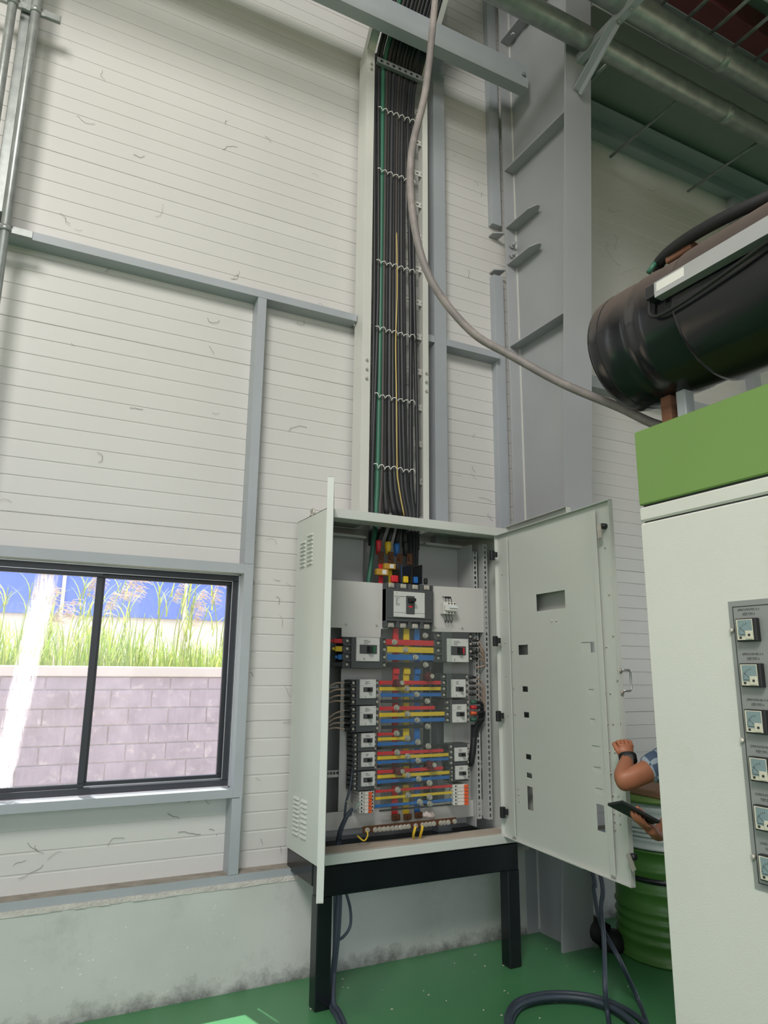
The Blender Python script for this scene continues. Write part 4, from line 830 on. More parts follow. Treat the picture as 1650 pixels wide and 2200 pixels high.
for i, pts in enumerate([[(1.9465,3.39,0.7189),(1.9374,3.385,0.7009),(1.9404,3.4,0.678),(1.9718,3.45,0.6371)],[(1.9872,3.39,0.72),(1.9821,3.385,0.7027),(1.9824,3.4,0.6772),(2.0058,3.45,0.634)],[(1.6719,3.39,0.7228),(1.6711,3.385,0.6993),(1.6544,3.39,0.6792),(1.6298,3.4,0.6974),(1.6471,3.45,0.6917)]]):
    tag(MB().tube(smooth_path(pts, 5), .007 if i < 2 else .004, 7).build('earth_lead', M_YEL), ['yellow earth lead left of centre on the copper bar', 'yellow earth lead right of centre on the copper bar', 'thin yellow earth lead curling from the left end of the bar'][i], 'wire', 'yellow earth leads')
tag(MB().tube([(2.0167,3.44,0.7571),(2.0194,3.43,0.7621),(2.0338,3.43,0.765),(2.047,3.428,0.758),(2.0648,3.43,0.7586),(2.0801,3.435,0.7495),(2.0897,3.44,0.7456)], [.004, .013, .018, .015, .019, .012, .003], 9).build('clear_bag', mat('crinkled_clear_film', (206, 190, 184), .25, vary=.2, scale=60, bump=.8, bscale=120)), 'small crumpled clear bag at the foot of the black busbar', 'bag')

# incoming supply lines: boots, lugs, current transformers
BT = (('red', M_RED, [(1.7938,3.55,2.287),(1.7951,3.55,2.2494),(1.7955,3.55,2.2132)], (1.78,1.8138,2.1779,2.2133), (1.7885,1.8246,2.0827,2.1475)), ('yellow', M_YEL, [(1.8532,3.55,2.2915),(1.8551,3.55,2.2516),(1.857,3.55,2.2105)], (1.8389,1.877,2.173,2.2106), (1.8503,1.8868,2.0887,2.1513)),
      ('blue', M_BLU, [(1.9071,3.55,2.2948),(1.909,3.55,2.2498),(1.9116,3.55,2.203)], (1.8955,1.9326,2.1674,2.2053), (1.9053,1.9438,2.0895,2.1463)), ('black', M_BLKS, [(1.9594,3.55,2.2978),(1.9674,3.55,2.2553),(1.9714,3.55,2.2174)], (1.9528,1.9911,2.1827,2.2188), (1.9733,2.0093,2.0898,2.1532)))
for i, (cn, m, pts, bt, lug) in enumerate(BT):
    cx = (bt[0] + bt[1]) / 2; r = (bt[1] - bt[0]) / 2
    c = tag(MB().tube([(inside[4 + i][0], inside[4 + i][1], rows[0] - .005), (inside[4 + i][0] * .6 + cx * .4, 3.60, 2.295), (cx, 3.56, 2.20), (cx, 3.555, bt[3])], .016, 8).build('incoming_cable', M_CABLE), 'black incoming cable ending in a %s boot inside the cabinet top' % cn, 'cable', 'incoming supply cables')
    ORG[c.name] = (0, 0, 0)
    MB().tube([(cx, 3.55, bt[3] + .004), (cx, 3.55, bt[3] - .002), (cx, 3.55, bt[2] + .01), (cx, 3.55, bt[2] - .004), (cx, 3.55, lug[3] - .01)], [r * .85, r, r, r * .82, r * .75], 12).build('cable_boot', m, c)
    MB().box(lug[0], lug[1], 3.530, 3.538, lug[2], lug[3] + .004, .002).cyl(((lug[0] + lug[1]) / 2, 3.522, (lug[2] + lug[3]) / 2), ((lug[0] + lug[1]) / 2, 3.531, (lug[2] + lug[3]) / 2), .012, 6).build('copper_lug', M_COPPER, c)
    MB().box(lug[0] + .004, lug[1] - .004, 3.532, 3.54, 1.925, lug[2], .002).build('link_bar', m, c)
for i, rc in enumerate([(1.8068,1.8787,2.0497,2.0818),(1.7593,1.8346,2.0122,2.0478)]):
    ct = thing('current_transformer', ((rc[0] + rc[1]) / 2, 3.52, rc[2]), ['upper yellow current transformer with white label', 'lower yellow current transformer with white label'][i], 'transformer', 'current transformers')
    MB().box(rc[0], rc[1], 3.49 + .0 * i, 3.52, rc[2], rc[3], .003).build('case', mat('ochre_casing', (176, 134, 48), .5), ct)
    xm = (rc[0] + rc[1]) / 2; MB().box(xm - .004, xm + .022, 3.4885, 3.4905, rc[2] + .006, rc[3] - .004).build('label_plate', M_WHITEP, ct)
tag(MB().tube(smooth_path([(1.7961,3.6,2.2992),(1.7747,3.57,2.213),(1.758,3.56,2.095),(1.7434,3.56,1.9838),(1.7474,3.57,1.9486)], 4), .014, 8).build('power_cable', M_CGREEN), 'green cable dropping behind the left cover plate inside the cabinet', 'cable', 'power cables in the cabinet')
for i, pts in enumerate([[(2.0406,3.62,2.3235),(2.0327,3.6,2.2269),(2.028,3.58,2.0976),(2.0264,3.57,1.9929)],[(2.0649,3.62,2.3223),(2.0552,3.6,2.2289),(2.0454,3.58,2.0989),(2.0429,3.57,1.9939)],[(2.0869,3.62,2.3245),(2.0761,3.6,2.2308),(2.0613,3.58,2.1001),(2.0524,3.57,1.9945)]]):
    tag(MB().tube(smooth_path(pts, 4), .012, 8).build('power_cable', M_CABLE), 'black cable passing behind the main breaker, %s from the left' % ORD[i], 'cable', 'power cables in the cabinet')

# branch wires
wl = []
for k, (y, yr) in enumerate(((143, 195), (200, 250), (252, 300), (303, 330), (378, 470), (430, 500), (484, 525), (536, 548))): wl.append((y, yr))
LW = [[(1.5943,3.445,1.4351),(1.5537,3.44,1.4351),(1.5018,3.45,1.4302),(1.4659,3.48,1.4036),(1.4724,3.55,1.3897)],[(1.595,3.445,1.4011),(1.5545,3.44,1.4014),(1.5027,3.45,1.3972),(1.4669,3.48,1.3711),(1.4734,3.55,1.3568)],[(1.5957,3.445,1.3703),(1.5552,3.44,1.3707),(1.5035,3.45,1.3672),(1.4678,3.48,1.3418),(1.4743,3.55,1.3269)],[(1.5963,3.445,1.3401),(1.5559,3.44,1.3407),(1.5041,3.45,1.3435),(1.4683,3.48,1.3242),(1.4749,3.55,1.3091)],[(1.5973,3.445,1.2959),(1.557,3.44,1.2968),(1.5058,3.45,1.2809),(1.4707,3.48,1.2427),(1.4774,3.55,1.2262)],[(1.5979,3.445,1.2654),(1.5577,3.44,1.2665),(1.5064,3.45,1.2571),(1.4712,3.48,1.2253),(1.478,3.55,1.2086)],[(1.5986,3.445,1.2338),(1.5584,3.44,1.2351),(1.507,3.45,1.2342),(1.4716,3.48,1.2108),(1.4784,3.55,1.1939)],[(1.5993,3.445,1.2036),(1.5592,3.44,1.205),(1.5076,3.45,1.2126),(1.472,3.48,1.1975),(1.4788,3.55,1.1804)]]
for i, pts in enumerate(LW):
    w_ = tag(MB().tube(smooth_path(pts, 5), .0045, 6).build('branch_wire', M_TAN), 'tan wire at the left of the cabinet, %s from the top' % ORD[i], 'wire', 'tan wires on the left'); ORG[w_.name] = (0, 0, 0)
    MB().tube([pts[0], Vector(pts[0]).lerp(Vector(pts[1]), .5), pts[1]], [.008, .009, .0055], 8).build('wire_boot', M_BLKS, w_)
RW = [[(2.3545,3.45,1.6732),(2.3909,3.44,1.6685),(2.4285,3.445,1.6159),(2.4443,3.46,1.5896),(2.4476,3.47,1.5428)],[(2.3539,3.45,1.6445),(2.3902,3.44,1.6397),(2.428,3.445,1.5925),(2.4437,3.46,1.5662),(2.4441,3.47,1.5361)],[(2.3531,3.45,1.6078),(2.3894,3.44,1.603),(2.4274,3.445,1.5691),(2.4431,3.46,1.5427),(2.4416,3.47,1.5327)],[(2.3524,3.45,1.5733),(2.3886,3.44,1.5685),(2.427,3.445,1.5558),(2.4427,3.46,1.5294),(2.3877,3.47,1.5188)],[(2.3325,3.45,1.4662),(2.3699,3.44,1.4638),(2.4209,3.45,1.4336),(2.4401,3.46,1.3939),(2.4475,3.47,1.341)],[(2.3318,3.45,1.4342),(2.3692,3.44,1.4318),(2.4201,3.45,1.4015),(2.4393,3.46,1.3618),(2.4466,3.47,1.309)],[(2.3313,3.45,1.405),(2.3686,3.44,1.4025),(2.4194,3.45,1.372),(2.4385,3.46,1.3323),(2.4459,3.47,1.2796)],[(2.3306,3.45,1.3726),(2.3679,3.44,1.3701),(2.4186,3.45,1.3395),(2.4377,3.46,1.2998),(2.4451,3.47,1.2471)]]
for i, pts in enumerate(RW):
    w_ = tag(MB().tube(smooth_path(pts, 5), .0045, 6).build('branch_wire', M_TAN), 'tan wire at the right of the cabinet, %s from the top' % ORD[i], 'wire', 'tan wires on the right'); ORG[w_.name] = (0, 0, 0)
    MB().tube([pts[0], Vector(pts[0]).lerp(Vector(pts[1]), .4), pts[1]], [.008, .009, .0055], 8).build('wire_boot', M_BLKS, w_)
for i, (y, m, cn) in enumerate(((305, M_CGREEN, 'green'), (352, M_RED, 'red'), (402, M_ORANGE, 'orange'), (455, M_CGREEN, 'dark'))):
    pts = (([(2.3378,3.45,1.3306),(2.3709,3.44,1.3287),(2.418,3.45,1.3135),(2.4183,3.47,1.2541),(2.4173,3.5,1.1875)]), ([(2.3372,3.45,1.3004),(2.3703,3.44,1.3004),(2.4175,3.45,1.2941),(2.414,3.47,1.2413),(2.4046,3.5,1.162)]), ([(2.3365,3.45,1.2684),(2.3696,3.44,1.267),(2.4251,3.45,1.2745),(2.4302,3.47,1.2409),(2.4,3.5,1.1364)]), ([(2.3358,3.45,1.2345),(2.3688,3.44,1.2332),(2.424,3.45,1.2307),(2.3888,3.47,1.2032),(2.3833,3.5,1.1114)]))[i]
    w_ = tag(MB().tube(smooth_path(pts, 5), .009, 7).build('branch_cable', M_CABLE), 'black cable with %s boot leaving the right breaker' % cn, 'cable', 'booted black cables'); ORG[w_.name] = (0, 0, 0)
    MB().tube([pts[0], Vector(pts[0]).lerp(Vector(pts[1]), .7), pts[1]], [.010, .011, .0095], 8).build('wire_boot', m, w_)
tag(MB().tube(smooth_path([(2.3933,3.5,1.201),(2.3872,3.5,1.1048),(2.376,3.51,1.0089),(2.3771,3.53,0.9876)], 5), .018, 8).build('branch_cable', M_CABLE), 'thick black cable bundle hanging beside the low right breakers', 'cable')
tag(MB().tube(smooth_path([(1.6291,3.46,1.0658),(1.616,3.46,0.9919),(1.6029,3.45,0.926),(1.5726,3.43,0.8528),(1.5648,3.43,0.7764)], 5), .006, 7).build('control_wire', M_FLCAB), 'grey wire running down left of the narrow breakers', 'wire')
for i, pts in enumerate([[(1.6058,3.43,0.82),(1.577,3.42,0.799),(1.5529,3.43,0.7392),(1.5519,3.45,0.6974),(1.5733,3.5,0.6528)],[(1.5962,3.43,0.8124),(1.5695,3.42,0.7914),(1.5479,3.44,0.7323),(1.5482,3.46,0.6904),(1.5636,3.5,0.6537)]]):
    a = Vector(pts[-1])
    more = ([(1.5466,3.42,0.4358),(1.5322,3.4,0.2714),(1.5111,3.4,0.0782)], [(1.5323,3.41,0.4401),(1.5157,3.39,0.2767),(1.5016,3.4,0.0798)])[i]
    fl = ([(1.4886,3.3546,0.012),(1.4735,3.2368,0.012),(1.4409,3.0908,0.012),(1.3826,2.9314,0.012)], [(1.4719,3.3371,0.012),(1.4535,3.2321,0.012),(1.4233,3.0995,0.012),(1.3626,2.9413,0.012)])[i]
    tag(MB().tube(smooth_path([*pts, *more, *fl], 5), .0095, 7).build('floor_cable', M_FLCAB), ['dark cable from the left miniature breakers down to the floor, right one', 'dark cable from the left miniature breakers down to the floor, left one'][i], 'cable', 'cables dropping behind the left leg')
for i, pts in enumerate([[(1.5186,3.42,0.4802),(1.5232,3.42,0.3069),(1.5187,3.41,0.132),(1.4836,3.3335,0.03),(1.486,3.2752,0.01),(1.4542,3.1342,0.01),(1.3911,2.9321,0.01)],[(1.5653,3.42,0.4747),(1.5997,3.42,0.3779),(1.6014,3.42,0.2961),(1.5564,3.41,0.255),(1.525,3.41,0.2555)]]):
    tag(MB().tube(smooth_path(pts, 6), .007 if i else .011, 7).build('floor_cable', M_FLCAB), ['grey cable hanging behind the left stand leg', 'looped dark cable end tied beside the left stand leg'][i], 'cable', 'cables dropping behind the left leg')

# ================================================================== HANGING CABLE, FLOOR CABLES
hp = []
for (rx, rz), y in zip([(0.6261,1.3866),(0.62,1.3142),(0.5975,1.0947),(0.5658,0.9377),(0.5698,0.8025),(0.6058,0.6909),(0.69,0.6106),(0.7843,0.5809),(0.9071,0.5493),(1.0529,0.5279),(1.1706,0.508)], (2.72, 2.71, 2.70, 2.69, 2.66, 2.60, 2.52, 2.42, 2.24, 2.00, 1.80)):
    hp.append((rx * y, y, 1.5 + rz * y))
hp.append((hp[-1][0] + .15, 1.66, 2.36)); hp.append((hp[-1][0] + .3, 1.55, 2.36))
hp.insert(0, (hp[0][0] + .02, 2.728, 6.2))
tag(MB().tube(smooth_path(hp, 6), .0185, 10).build('hanging_cable', M_HOSE), 'thick dusty grey cable sweeping down from the roof to the green machine', 'cable')
fc = [[(2.8038,3.05,0.4983),(2.7825,3.02,0.42),(2.7521,2.95,0.2825),(2.6653,2.75,0.2046),(2.7742,2.7524,0.012),(2.5951,2.5241,0.012),(2.3937,2.2818,0.012)],[(2.7142,2.9,0.5424),(2.6764,2.86,0.3899),(2.6256,2.8,0.2535),(2.5245,2.7,0.1305),(2.544,2.7124,0.012),(2.3802,2.5218,0.012),(2.1783,2.2832,0.012)]]
for i, pts in enumerate(fc):
    pts = [(pts[0][0] + .02, pts[0][1] + .25, 1.1)] + pts
    tag(MB().tube(smooth_path(pts, 6), .011, 8).build('floor_cable', M_FLCAB), ['slanting grey cable behind the inner door reaching the floor', 'upright grey cable dropping from behind the inner door to the floor'][i], 'cable', 'cables dropping behind the inner door')
ring = [[(1.9783,2.6333,0.014),(2.0643,2.8019,0.014),(2.1378,2.906,0.014),(2.2543,2.9904,0.014),(2.3754,3.0063,0.014),(2.491,2.9773,0.014),(2.5932,2.8999,0.014),(2.6424,2.8007,0.014),(2.6484,2.6657,0.014),(2.6006,2.5163,0.014),(2.4998,2.3765,0.014)],[(2.0007,2.6174,0.016),(2.0705,2.7715,0.016),(2.1269,2.8582,0.016),(2.2289,2.9304,0.016),(2.3444,2.9514,0.016),(2.4545,2.9188,0.016),(2.5387,2.8564,0.016),(2.5846,2.7563,0.016),(2.5837,2.6437,0.016),(2.5362,2.5119,0.016),(2.4182,2.3726,0.016)],[(1.9633,2.6069,0.036),(2.0531,2.7732,0.036),(2.1118,2.8507,0.036),(2.2055,2.9128,0.036),(2.3124,2.9275,0.036),(2.4246,2.8991,0.036),(2.5179,2.8324,0.036),(2.5637,2.7477,0.036),(2.5656,2.6379,0.036),(2.5128,2.5032,0.036),(2.3963,2.3741,0.036)]]
cc = thing('cable_coil', tuple(ring[0][4]), 'coil of thick slate grey cable on the green floor', 'cable coil')
for pts in ring: MB().tube(smooth_path(pts, 5), .0125, 8).build('coil_turn', M_FLCAB, cc)

# ================================================================== MACHINE WITH METER PANEL
MX = 1.9; MY1 = 1.745; MY0 = .55
mc = thing('press_machine', (2.5, 1.15, 0), 'white and green machine housing with a meter panel at the right edge', 'machine')
box('green_top', M_GREEN, mc, MX, 3.1, MY0, MY1 - .001, 2.068, 2.336, .004)
box('white_band', M_MACH, mc, MX, 3.1, MY0, MY1, 2.010, 2.060, .006)
box('joint_strip', M_BLKS, mc, MX + .012, 3.08, MY0 + .01, MY1 - .012, 2.003, 2.070)
box('side_cover', M_MACH, mc, MX, 3.1, MY0, MY1, .06, 2.004, .006)
box('plinth', M_BLK, mc, MX + .03, 3.07, MY0 + .03, MY1 - .03, 0.0005, .06)
(py1, pz1), (py0, pz0) = [(1.4273,1.7092),(1.4293,0.9223)]
py0 = py1 - .42
mp = box('meter_panel', M_GPANEL, mc, MX - .003, MX, py0, py1, pz0, pz1)
mb = MB(); q = MX - .0034; yl = py1 - .013
mb.box(q, MX - .003, yl - .0025, yl, pz0 + .016, pz1 - .016).box(q, MX - .003, py0 + .013, yl, pz1 - .0185, pz1 - .016).box(q, MX - .003, py0 + .013, yl, pz0 + .016, pz0 + .0185)
mb.build('panel_groove', M_TEXT, mp)
for zz in (1.624, 1.313, 1.004): MB().tube([(MX - .003, py1 - .006, zz), (MX - .008, py1 - .006, zz), (MX - .011, py1 - .006, zz)], [.0075, .0075, .004], 10).build('panel_screw', M_ZINC, mp)
rowsZ = [1.656 - i * .1274 for i in range(6)]
labs = [('UPPER PLATEN FWD. H. A', '상열판 전히터 A'), ('UPPER PLATEN MID. H. A', '상열판 중히터 A'), ('UPPER PLATEN REA. H. A', '상열판 후히터 A'), ('LOWER PLATEN FWD. H. A', '하열판 전히터 A'), ('LOWER PLATEN MID. H. A', '하열판 중히터 A'), ('LOWER PLATEN REA. H. A', '하열판 후히터 A')]
def text(s, yc, zc_, size, parent):
    cu = bpy.data.curves.new('label_text', 'FONT'); cu.body = s; cu.size = size; cu.align_x = 'CENTER'; cu.extrude = .0001
    o = bpy.data.objects.new('tmp_text', cu); COL.objects.link(o)
    dg = bpy.context.evaluated_depsgraph_get(); me = bpy.data.meshes.new_from_object(o.evaluated_get(dg)); bpy.data.objects.remove(o)
    # text plane faces -X: reading direction is -Y
    me.transform(Matrix(((0, 0, -1, MX - .0033), (-.60, 0, 0, yc), (0, 1, 0, zc_), (0, 0, 0, 1))))
    org = ORG[parent.name]; me.transform(Matrix.Translation((-org[0], -org[1], -org[2])))
    me.materials.clear(); me.materials.append(M_TEXT)
    t = bpy.data.objects.new('label_text', me); COL.objects.link(t); t.parent = parent; return t
for i, zt in enumerate(rowsZ):
    for c in range(1):
        ya = 1.396 - c * .16; yb = ya - .066; yc = (ya + yb) / 2
        me_ = MB().box(MX - .022, MX - .003, yb, ya, zt - .066, zt, .002).build('panel_meter', M_MCCB2, mc)
        rect = MB().box(MX - .0235, MX - .022, yb + .010, ya - .004, zt - .062, zt - .003, .0005).build('meter_bezel', M_DIAL, me_)
        MB().box(MX - .0245, MX - .0235, yb + .012, ya - .010, zt - .050, zt - .005).build('dial_glass', M_DIALG, me_)
        MB().box(MX - .026, MX - .0235, yb + .012, yb + .034, zt - .060, zt - .036, .001).build('dial_cover', M_DIAL, me_)
        MB().cyl((MX - .0275, yb + .021, zt - .048), (MX - .0255, yb + .021, zt - .048), .0035, 10).build('zero_screw', M_BLKS, me_)
        a = MB()
        for k in range(7):
            an = math.radians(100 + k * 12); cy, cz = yb + .024, zt - .046
            a.bar((MX - .0247, cy - math.cos(an) * .028, cz + math.sin(an) * .028), (MX - .0247, cy - math.cos(an) * .033, cz + math.sin(an) * .033), .0012, .0003, (1, 0, 0))
        a.box(MX - .0248, MX - .0245, yb + .034, ya - .013, zt - .047, zt - .0455); a.bar((MX - .0249, yb + .030, zt - .045), (MX - .0249, ya - .016, zt - .026), .0008, .0003, (1, 0, 0))
        a.build('dial_marks', M_TEXT, me_)
        MB().box(MX - .0244, MX - .0236, ya - .019, ya - .012, zt - .058, zt - .052).build('dial_stamp', M_TEXT, me_)
        if c == 0:
            text(labs[i][0], yc, zt + .0225, .0100, mp); text(labs[i][1], yc, zt + .0095, .0100, mp)

# barrel on the machine
BXC, BZC, BR, BYF = 2.06, 2.722, .235, 1.885
ba = thing('black_barrel', (BXC, 1.2, BZC - BR), 'big glossy black cylinder lying on top of the green machine', 'cylinder')
prof = [(.0, BYF), (BR * .90, BYF), (BR * .985, BYF - .012), (BR, BYF - .03), (BR, BYF - .16), (BR * .985, BYF - .163), (BR * .985, BYF - .215), (BR * .998, BYF - .22), (BR * .998, BYF - .275), (BR * .985, BYF - .28), (BR * .985, .2), (0, .2)]
MB().lathe([(r, y) for r, y in prof], (BXC, 0, BZC), 'y', 48).build('barrel_body', M_BARREL, ba)
MB().lathe([(BR * 1.0, BYF - .062), (BR * 1.006, BYF - .064), (BR * 1.006, BYF - .068), (BR * 1.0, BYF - .07)], (BXC, 0, BZC), 'y', 48).build('weld_seam', M_RUB, ba)
MB().lathe([(BR * .99, BYF - .40), (BR * 1.03, BYF - .405), (BR * 1.035, BYF - .42), (BR * 1.035, .25)], (BXC + .003, 0, BZC - .006), 'y', 48).build('outer_sleeve', M_BARREL, ba)
lampa = math.radians(176)
lx, lz = BXC + BR * math.cos(lampa), BZC + BR * math.sin(lampa)
ls = thing('linear_scale', (lx, 1.0, lz), 'slim aluminium linear scale bar fixed along the black barrel', 'scale bar')
nv = Vector((math.cos(lampa), 0, math.sin(lampa)))
def lsb(o0, o1, h0, h1, y0, y1):
    tv = Vector((-nv.z, 0, nv.x)); b = Vector((BXC, 0, BZC)) + nv * (BR * 1.035 + .002)
    P = lambda o, h, y: b + nv * o + tv * h + Vector((0, y, 0))
    return MB().hexa([P(o0, h0, y0), P(o1, h0, y0), P(o1, h1, y0), P(o0, h1, y0)], [P(o0, h0, y1), P(o1, h0, y1), P(o1, h1, y1), P(o0, h1, y1)])
lsb(0, .030, -.034, .010, .3, 1.51).build('profile', M_ALU, ls); lsb(0, .034, .013, .026, .3, 1.505).build('lower_lip', M_ALU, ls)
lsb(-.012, .026, -.034, .010, 1.511, 1.55).build('end_cap', M_BLKS, ls); lsb(.0301, .0306, -.028, .004, 1.39, 1.50).build('sticker', M_WHITEP, ls)
lsb(.028, .045, .014, .030, 1.02, 1.05).build('fixing_clip', M_ALU, ls)
cp = Vector((BXC, 0, BZC)) + nv * (BR + .024)
tag(MB().tube(smooth_path([cp + Vector((0, 1.54, .01)), cp + Vector((0, 1.55, -.03)), cp + Vector((.0, 1.545, -.065)), cp + Vector((.0, 1.50, -.082)), cp + Vector((.0, 1.38, -.075)), cp + Vector((-.003, 1.22, -.055)), cp + Vector((-.005, 1.05, -.03)), cp + Vector((-.01, .6, .0))], 6), .0065, 8).build('sensor_cable', M_RUB), 'thin black cable drooping from the scale bar along the barrel', 'cable')
tag(MB().tube(smooth_path([(BXC + .10, 1.74, BZC + .238), (BXC - .04, 1.68, BZC + .258), (BXC - .105, 1.60, BZC + .246), (BXC - .128, 1.48, BZC + .244), (BXC - .124, 1.34, BZC + .240), (BXC - .085, 1.2, BZC + .245), (BXC + .0, 1.0, BZC + .265), (BXC + .05, .8, BZC + .262)], 6), .022, 10).build('barrel_hose', M_RUB), 'black hose lying over the top of the barrel', 'hose')
tag(MB().box(BXC - .125, BXC - .075, 1.47, 1.58, BZC + .205, BZC + .240, .004).build('wood_wedge', M_WOOD), 'brown wedge under the hose on the barrel top', 'wedge')
tag(MB().tube([(BXC - .13, 1.65, BZC + .205), (BXC - .115, 1.635, BZC + .236), (BXC - .07, 1.645, BZC + .246)], .010, 6).build('green_tape', M_CGREEN), 'green tape knot on the barrel hose', 'tape')
tag(MB().box(2.035, 2.085, 1.69, 1.735, 2.337, BZC - BR + .004, .004).build('wood_block', M_WOOD), 'brown wooden block propping the barrel end', 'block')
tag(MB().box(2.035, 2.085, 1.625, 1.665, 2.337, BZC - BR + .003, .004).build('steel_chock', M_STEEL), 'grey steel chock under the barrel beside the wooden block', 'chock')

# ================================================================== DRUMS, BOOT
def drum(name, label, cx, cy, r, z0, z1, m):
    t = thing(name, (cx, cy, z0), label, 'drum'); h = z1 - z0; p = [(0, .004), (r, .004), (r + .006, .0), (r + .006, .012), (r, .016)]
    for k in range(4):
        b = h * (.16 + .09 * k); p += [(r, b), (r + .010, b + .012), (r, b + .024)]
    p += [(r, h * .60), (r + .010, h * .60 + .012), (r, h * .60 + .024), (r, h * .80), (r + .010, h * .8 + .012), (r, h * .8 + .024), (r, h - .014), (r + .006, h - .01), (r + .006, h), (r - .008, h), (r - .008, h - .016), (0, h - .016)]
    MB().lathe(p, (cx, cy, z0), 'z', 40).build('drum_body', m, t)
    return t
DC = (3.44, 3.13)
d1 = drum('oil_drum', 'green ribbed steel drum standing on the floor behind the person', DC[0], DC[1], .29, 0.0005, .56, M_DRUM)
MB().lathe([(.297, .40), (.300, .402), (.300, .425), (.297, .427)], (DC[0], DC[1], 0), 'z', 40).build('closing_ring', M_BLK, d1)
d2 = drum('pale_drum', 'pale grey drum on top of the green drum', DC[0], DC[1], .275, .562, .80, M_PALE)
tag(MB().lathe([(0, 0), (.30, 0), (.30, .022), (0, .022)], (DC[0], DC[1], .8015), 'z', 40).build('drum_lid', M_GREEN), 'light green round lid on the pale drum', 'lid')
tag(MB().box(DC[0] - .2, DC[0] + .16, DC[1] - .2, DC[1] + .14, .824, .864, .006).build('cardboard_pack', M_KRAFT), 'brown cardboard pack lying on the drum lid', 'pack')
bt_ = (3.1375,3.3043,0)
bo = thing('rubber_boot', (bt_[0], bt_[1], 0), 'black rubber boot lying beside the column foot', 'boot')
MB().lathe([(0, 0.001), (.075, .001), (.085, .02), (.08, .06), (.06, .085), (0, .09)], (bt_[0] + .03, bt_[1], 0), 'z', 16).build('boot_foot', M_RUB, bo)
MB().tube([(bt_[0] - .0, bt_[1] + .03, .06), (bt_[0] - .03, bt_[1] + .10, .09), (bt_[0] - .04, bt_[1] + .16, .11)], [.065, .06, .062], 14).build('boot_shaft', M_RUB, bo)

# ================================================================== PERSON
def skin(name, nodes, edges, m, parent, sub=2, root=0):
    me = bpy.data.meshes.new(name); ks = list(nodes); me.from_pydata([nodes[k][0] for k in ks], [(ks.index(a), ks.index(b)) for a, b in edges], [])
    o = bpy.data.objects.new(name + '_tmp', me); COL.objects.link(o)
    sk = o.modifiers.new('skin', 'SKIN'); sk.use_smooth_shade = True
    sv = me.skin_vertices[0].data
    for i, k in enumerate(ks):
        r = nodes[k][1]; sv[i].radius = (r, r) if not isinstance(r, tuple) else r; sv[i].use_root = (i == root)
    if sub:
        s_ = o.modifiers.new('sub', 'SUBSURF'); s_.levels = sub; s_.render_levels = sub
    dg = bpy.context.evaluated_depsgraph_get(); m2 = bpy.data.meshes.new_from_object(o.evaluated_get(dg)); bpy.data.objects.remove(o)
    org = ORG[parent.name]; m2.transform(Matrix.Translation((-org[0], -org[1], -org[2]))); m2.materials.clear(); m2.materials.append(m)
    for p_ in m2.polygons: p_.use_smooth = True; p_.material_index = 0
    ob = bpy.data.objects.new(name, m2); COL.objects.link(ob); ob.parent = parent; ORG[ob.name] = org; return ob
pe = thing('person', (2.70, 2.24, 0), 'person in a blue and white plaid shirt holding a phone beside the inner door', 'person')
V = Vector
hand = V((2.3184,2.285,1.1957)); wrist = V((2.3016,2.262,1.1548)); elbow = V((2.1582,2.16,1.0816)); shl = V((2.51, 2.08, 1.215))
ph0, ph1 = V((2.0576,2.1,1.0272)), V((2.2221,2.08,0.948))
h2 = V((2.1984,2.09,0.9416)); w2 = V((2.2958,2.13,0.8879)); e2 = V((2.72, 2.34, .95)); shr = V((2.78, 2.33, 1.22))
N_ = {'pelvis': (V((2.75, 2.24, .78)), (.135, .115)), 'belly': (V((2.675, 2.23, .95)), (.125, .11)), 'chest': (V((2.69, 2.21, 1.12)), (.135, .115)), 'upper': (V((2.66, 2.205, 1.22)), (.10, .085)), 'neck': (V((2.655, 2.21, 1.31)), .055),
      'chin': (V((2.645, 2.225, 1.385)), (.062, .07)), 'head': (V((2.645, 2.23, 1.46)), (.080, .092)), 'crown': (V((2.65, 2.225, 1.535)), (.058, .066)),
      'sl': (shl, .058), 'ul': (shl.lerp(elbow, .55), .047), 'el': (elbow, .043), 'fl': (elbow.lerp(wrist, .45), .040), 'wl': (wrist, (.026, .030)), 'pl': (wrist.lerp(hand, .7), (.036, .026)), 'kl': (hand + V((.0, .01, .012)), (.038, .024)),
      'sr': (shr, .058), 'ur': (shr.lerp(e2, .5), .046), 'er': (e2, .042), 'fr': (e2.lerp(w2, .45), .038), 'wr': (w2, (.028, .024)), 'pr': (h2, (.038, .022)),
      'hl': (V((2.73, 2.17, .74)), .095), 'knl': (V((2.70, 2.16, .43)), .062), 'kcl': (V((2.71, 2.16, .30)), .056), 'al': (V((2.72, 2.16, .09)), .040), 'tl': (V((2.58, 2.21, .035)), .034),
      'hr': (V((2.83, 2.31, .74)), .095), 'knr': (V((2.82, 2.32, .43)), .062), 'kcr': (V((2.83, 2.32, .30)), .056), 'ar': (V((2.84, 2.32, .09)), .040), 'tr': (V((2.70, 2.38, .035)), .034)}
E_ = [('pelvis', 'belly'), ('belly', 'chest'), ('chest', 'upper'), ('upper', 'neck'), ('neck', 'chin'), ('chin', 'head'), ('head', 'crown'), ('upper', 'sl'), ('sl', 'ul'), ('ul', 'el'), ('el', 'fl'), ('fl', 'wl'), ('wl', 'pl'), ('pl', 'kl'),
      ('upper', 'sr'), ('sr', 'ur'), ('ur', 'er'), ('er', 'fr'), ('fr', 'wr'), ('wr', 'pr'), ('pelvis', 'hl'), ('hl', 'knl'), ('knl', 'kcl'), ('kcl', 'al'), ('al', 'tl'), ('pelvis', 'hr'), ('hr', 'knr'), ('knr', 'kcr'), ('kcr', 'ar'), ('ar', 'tr')]
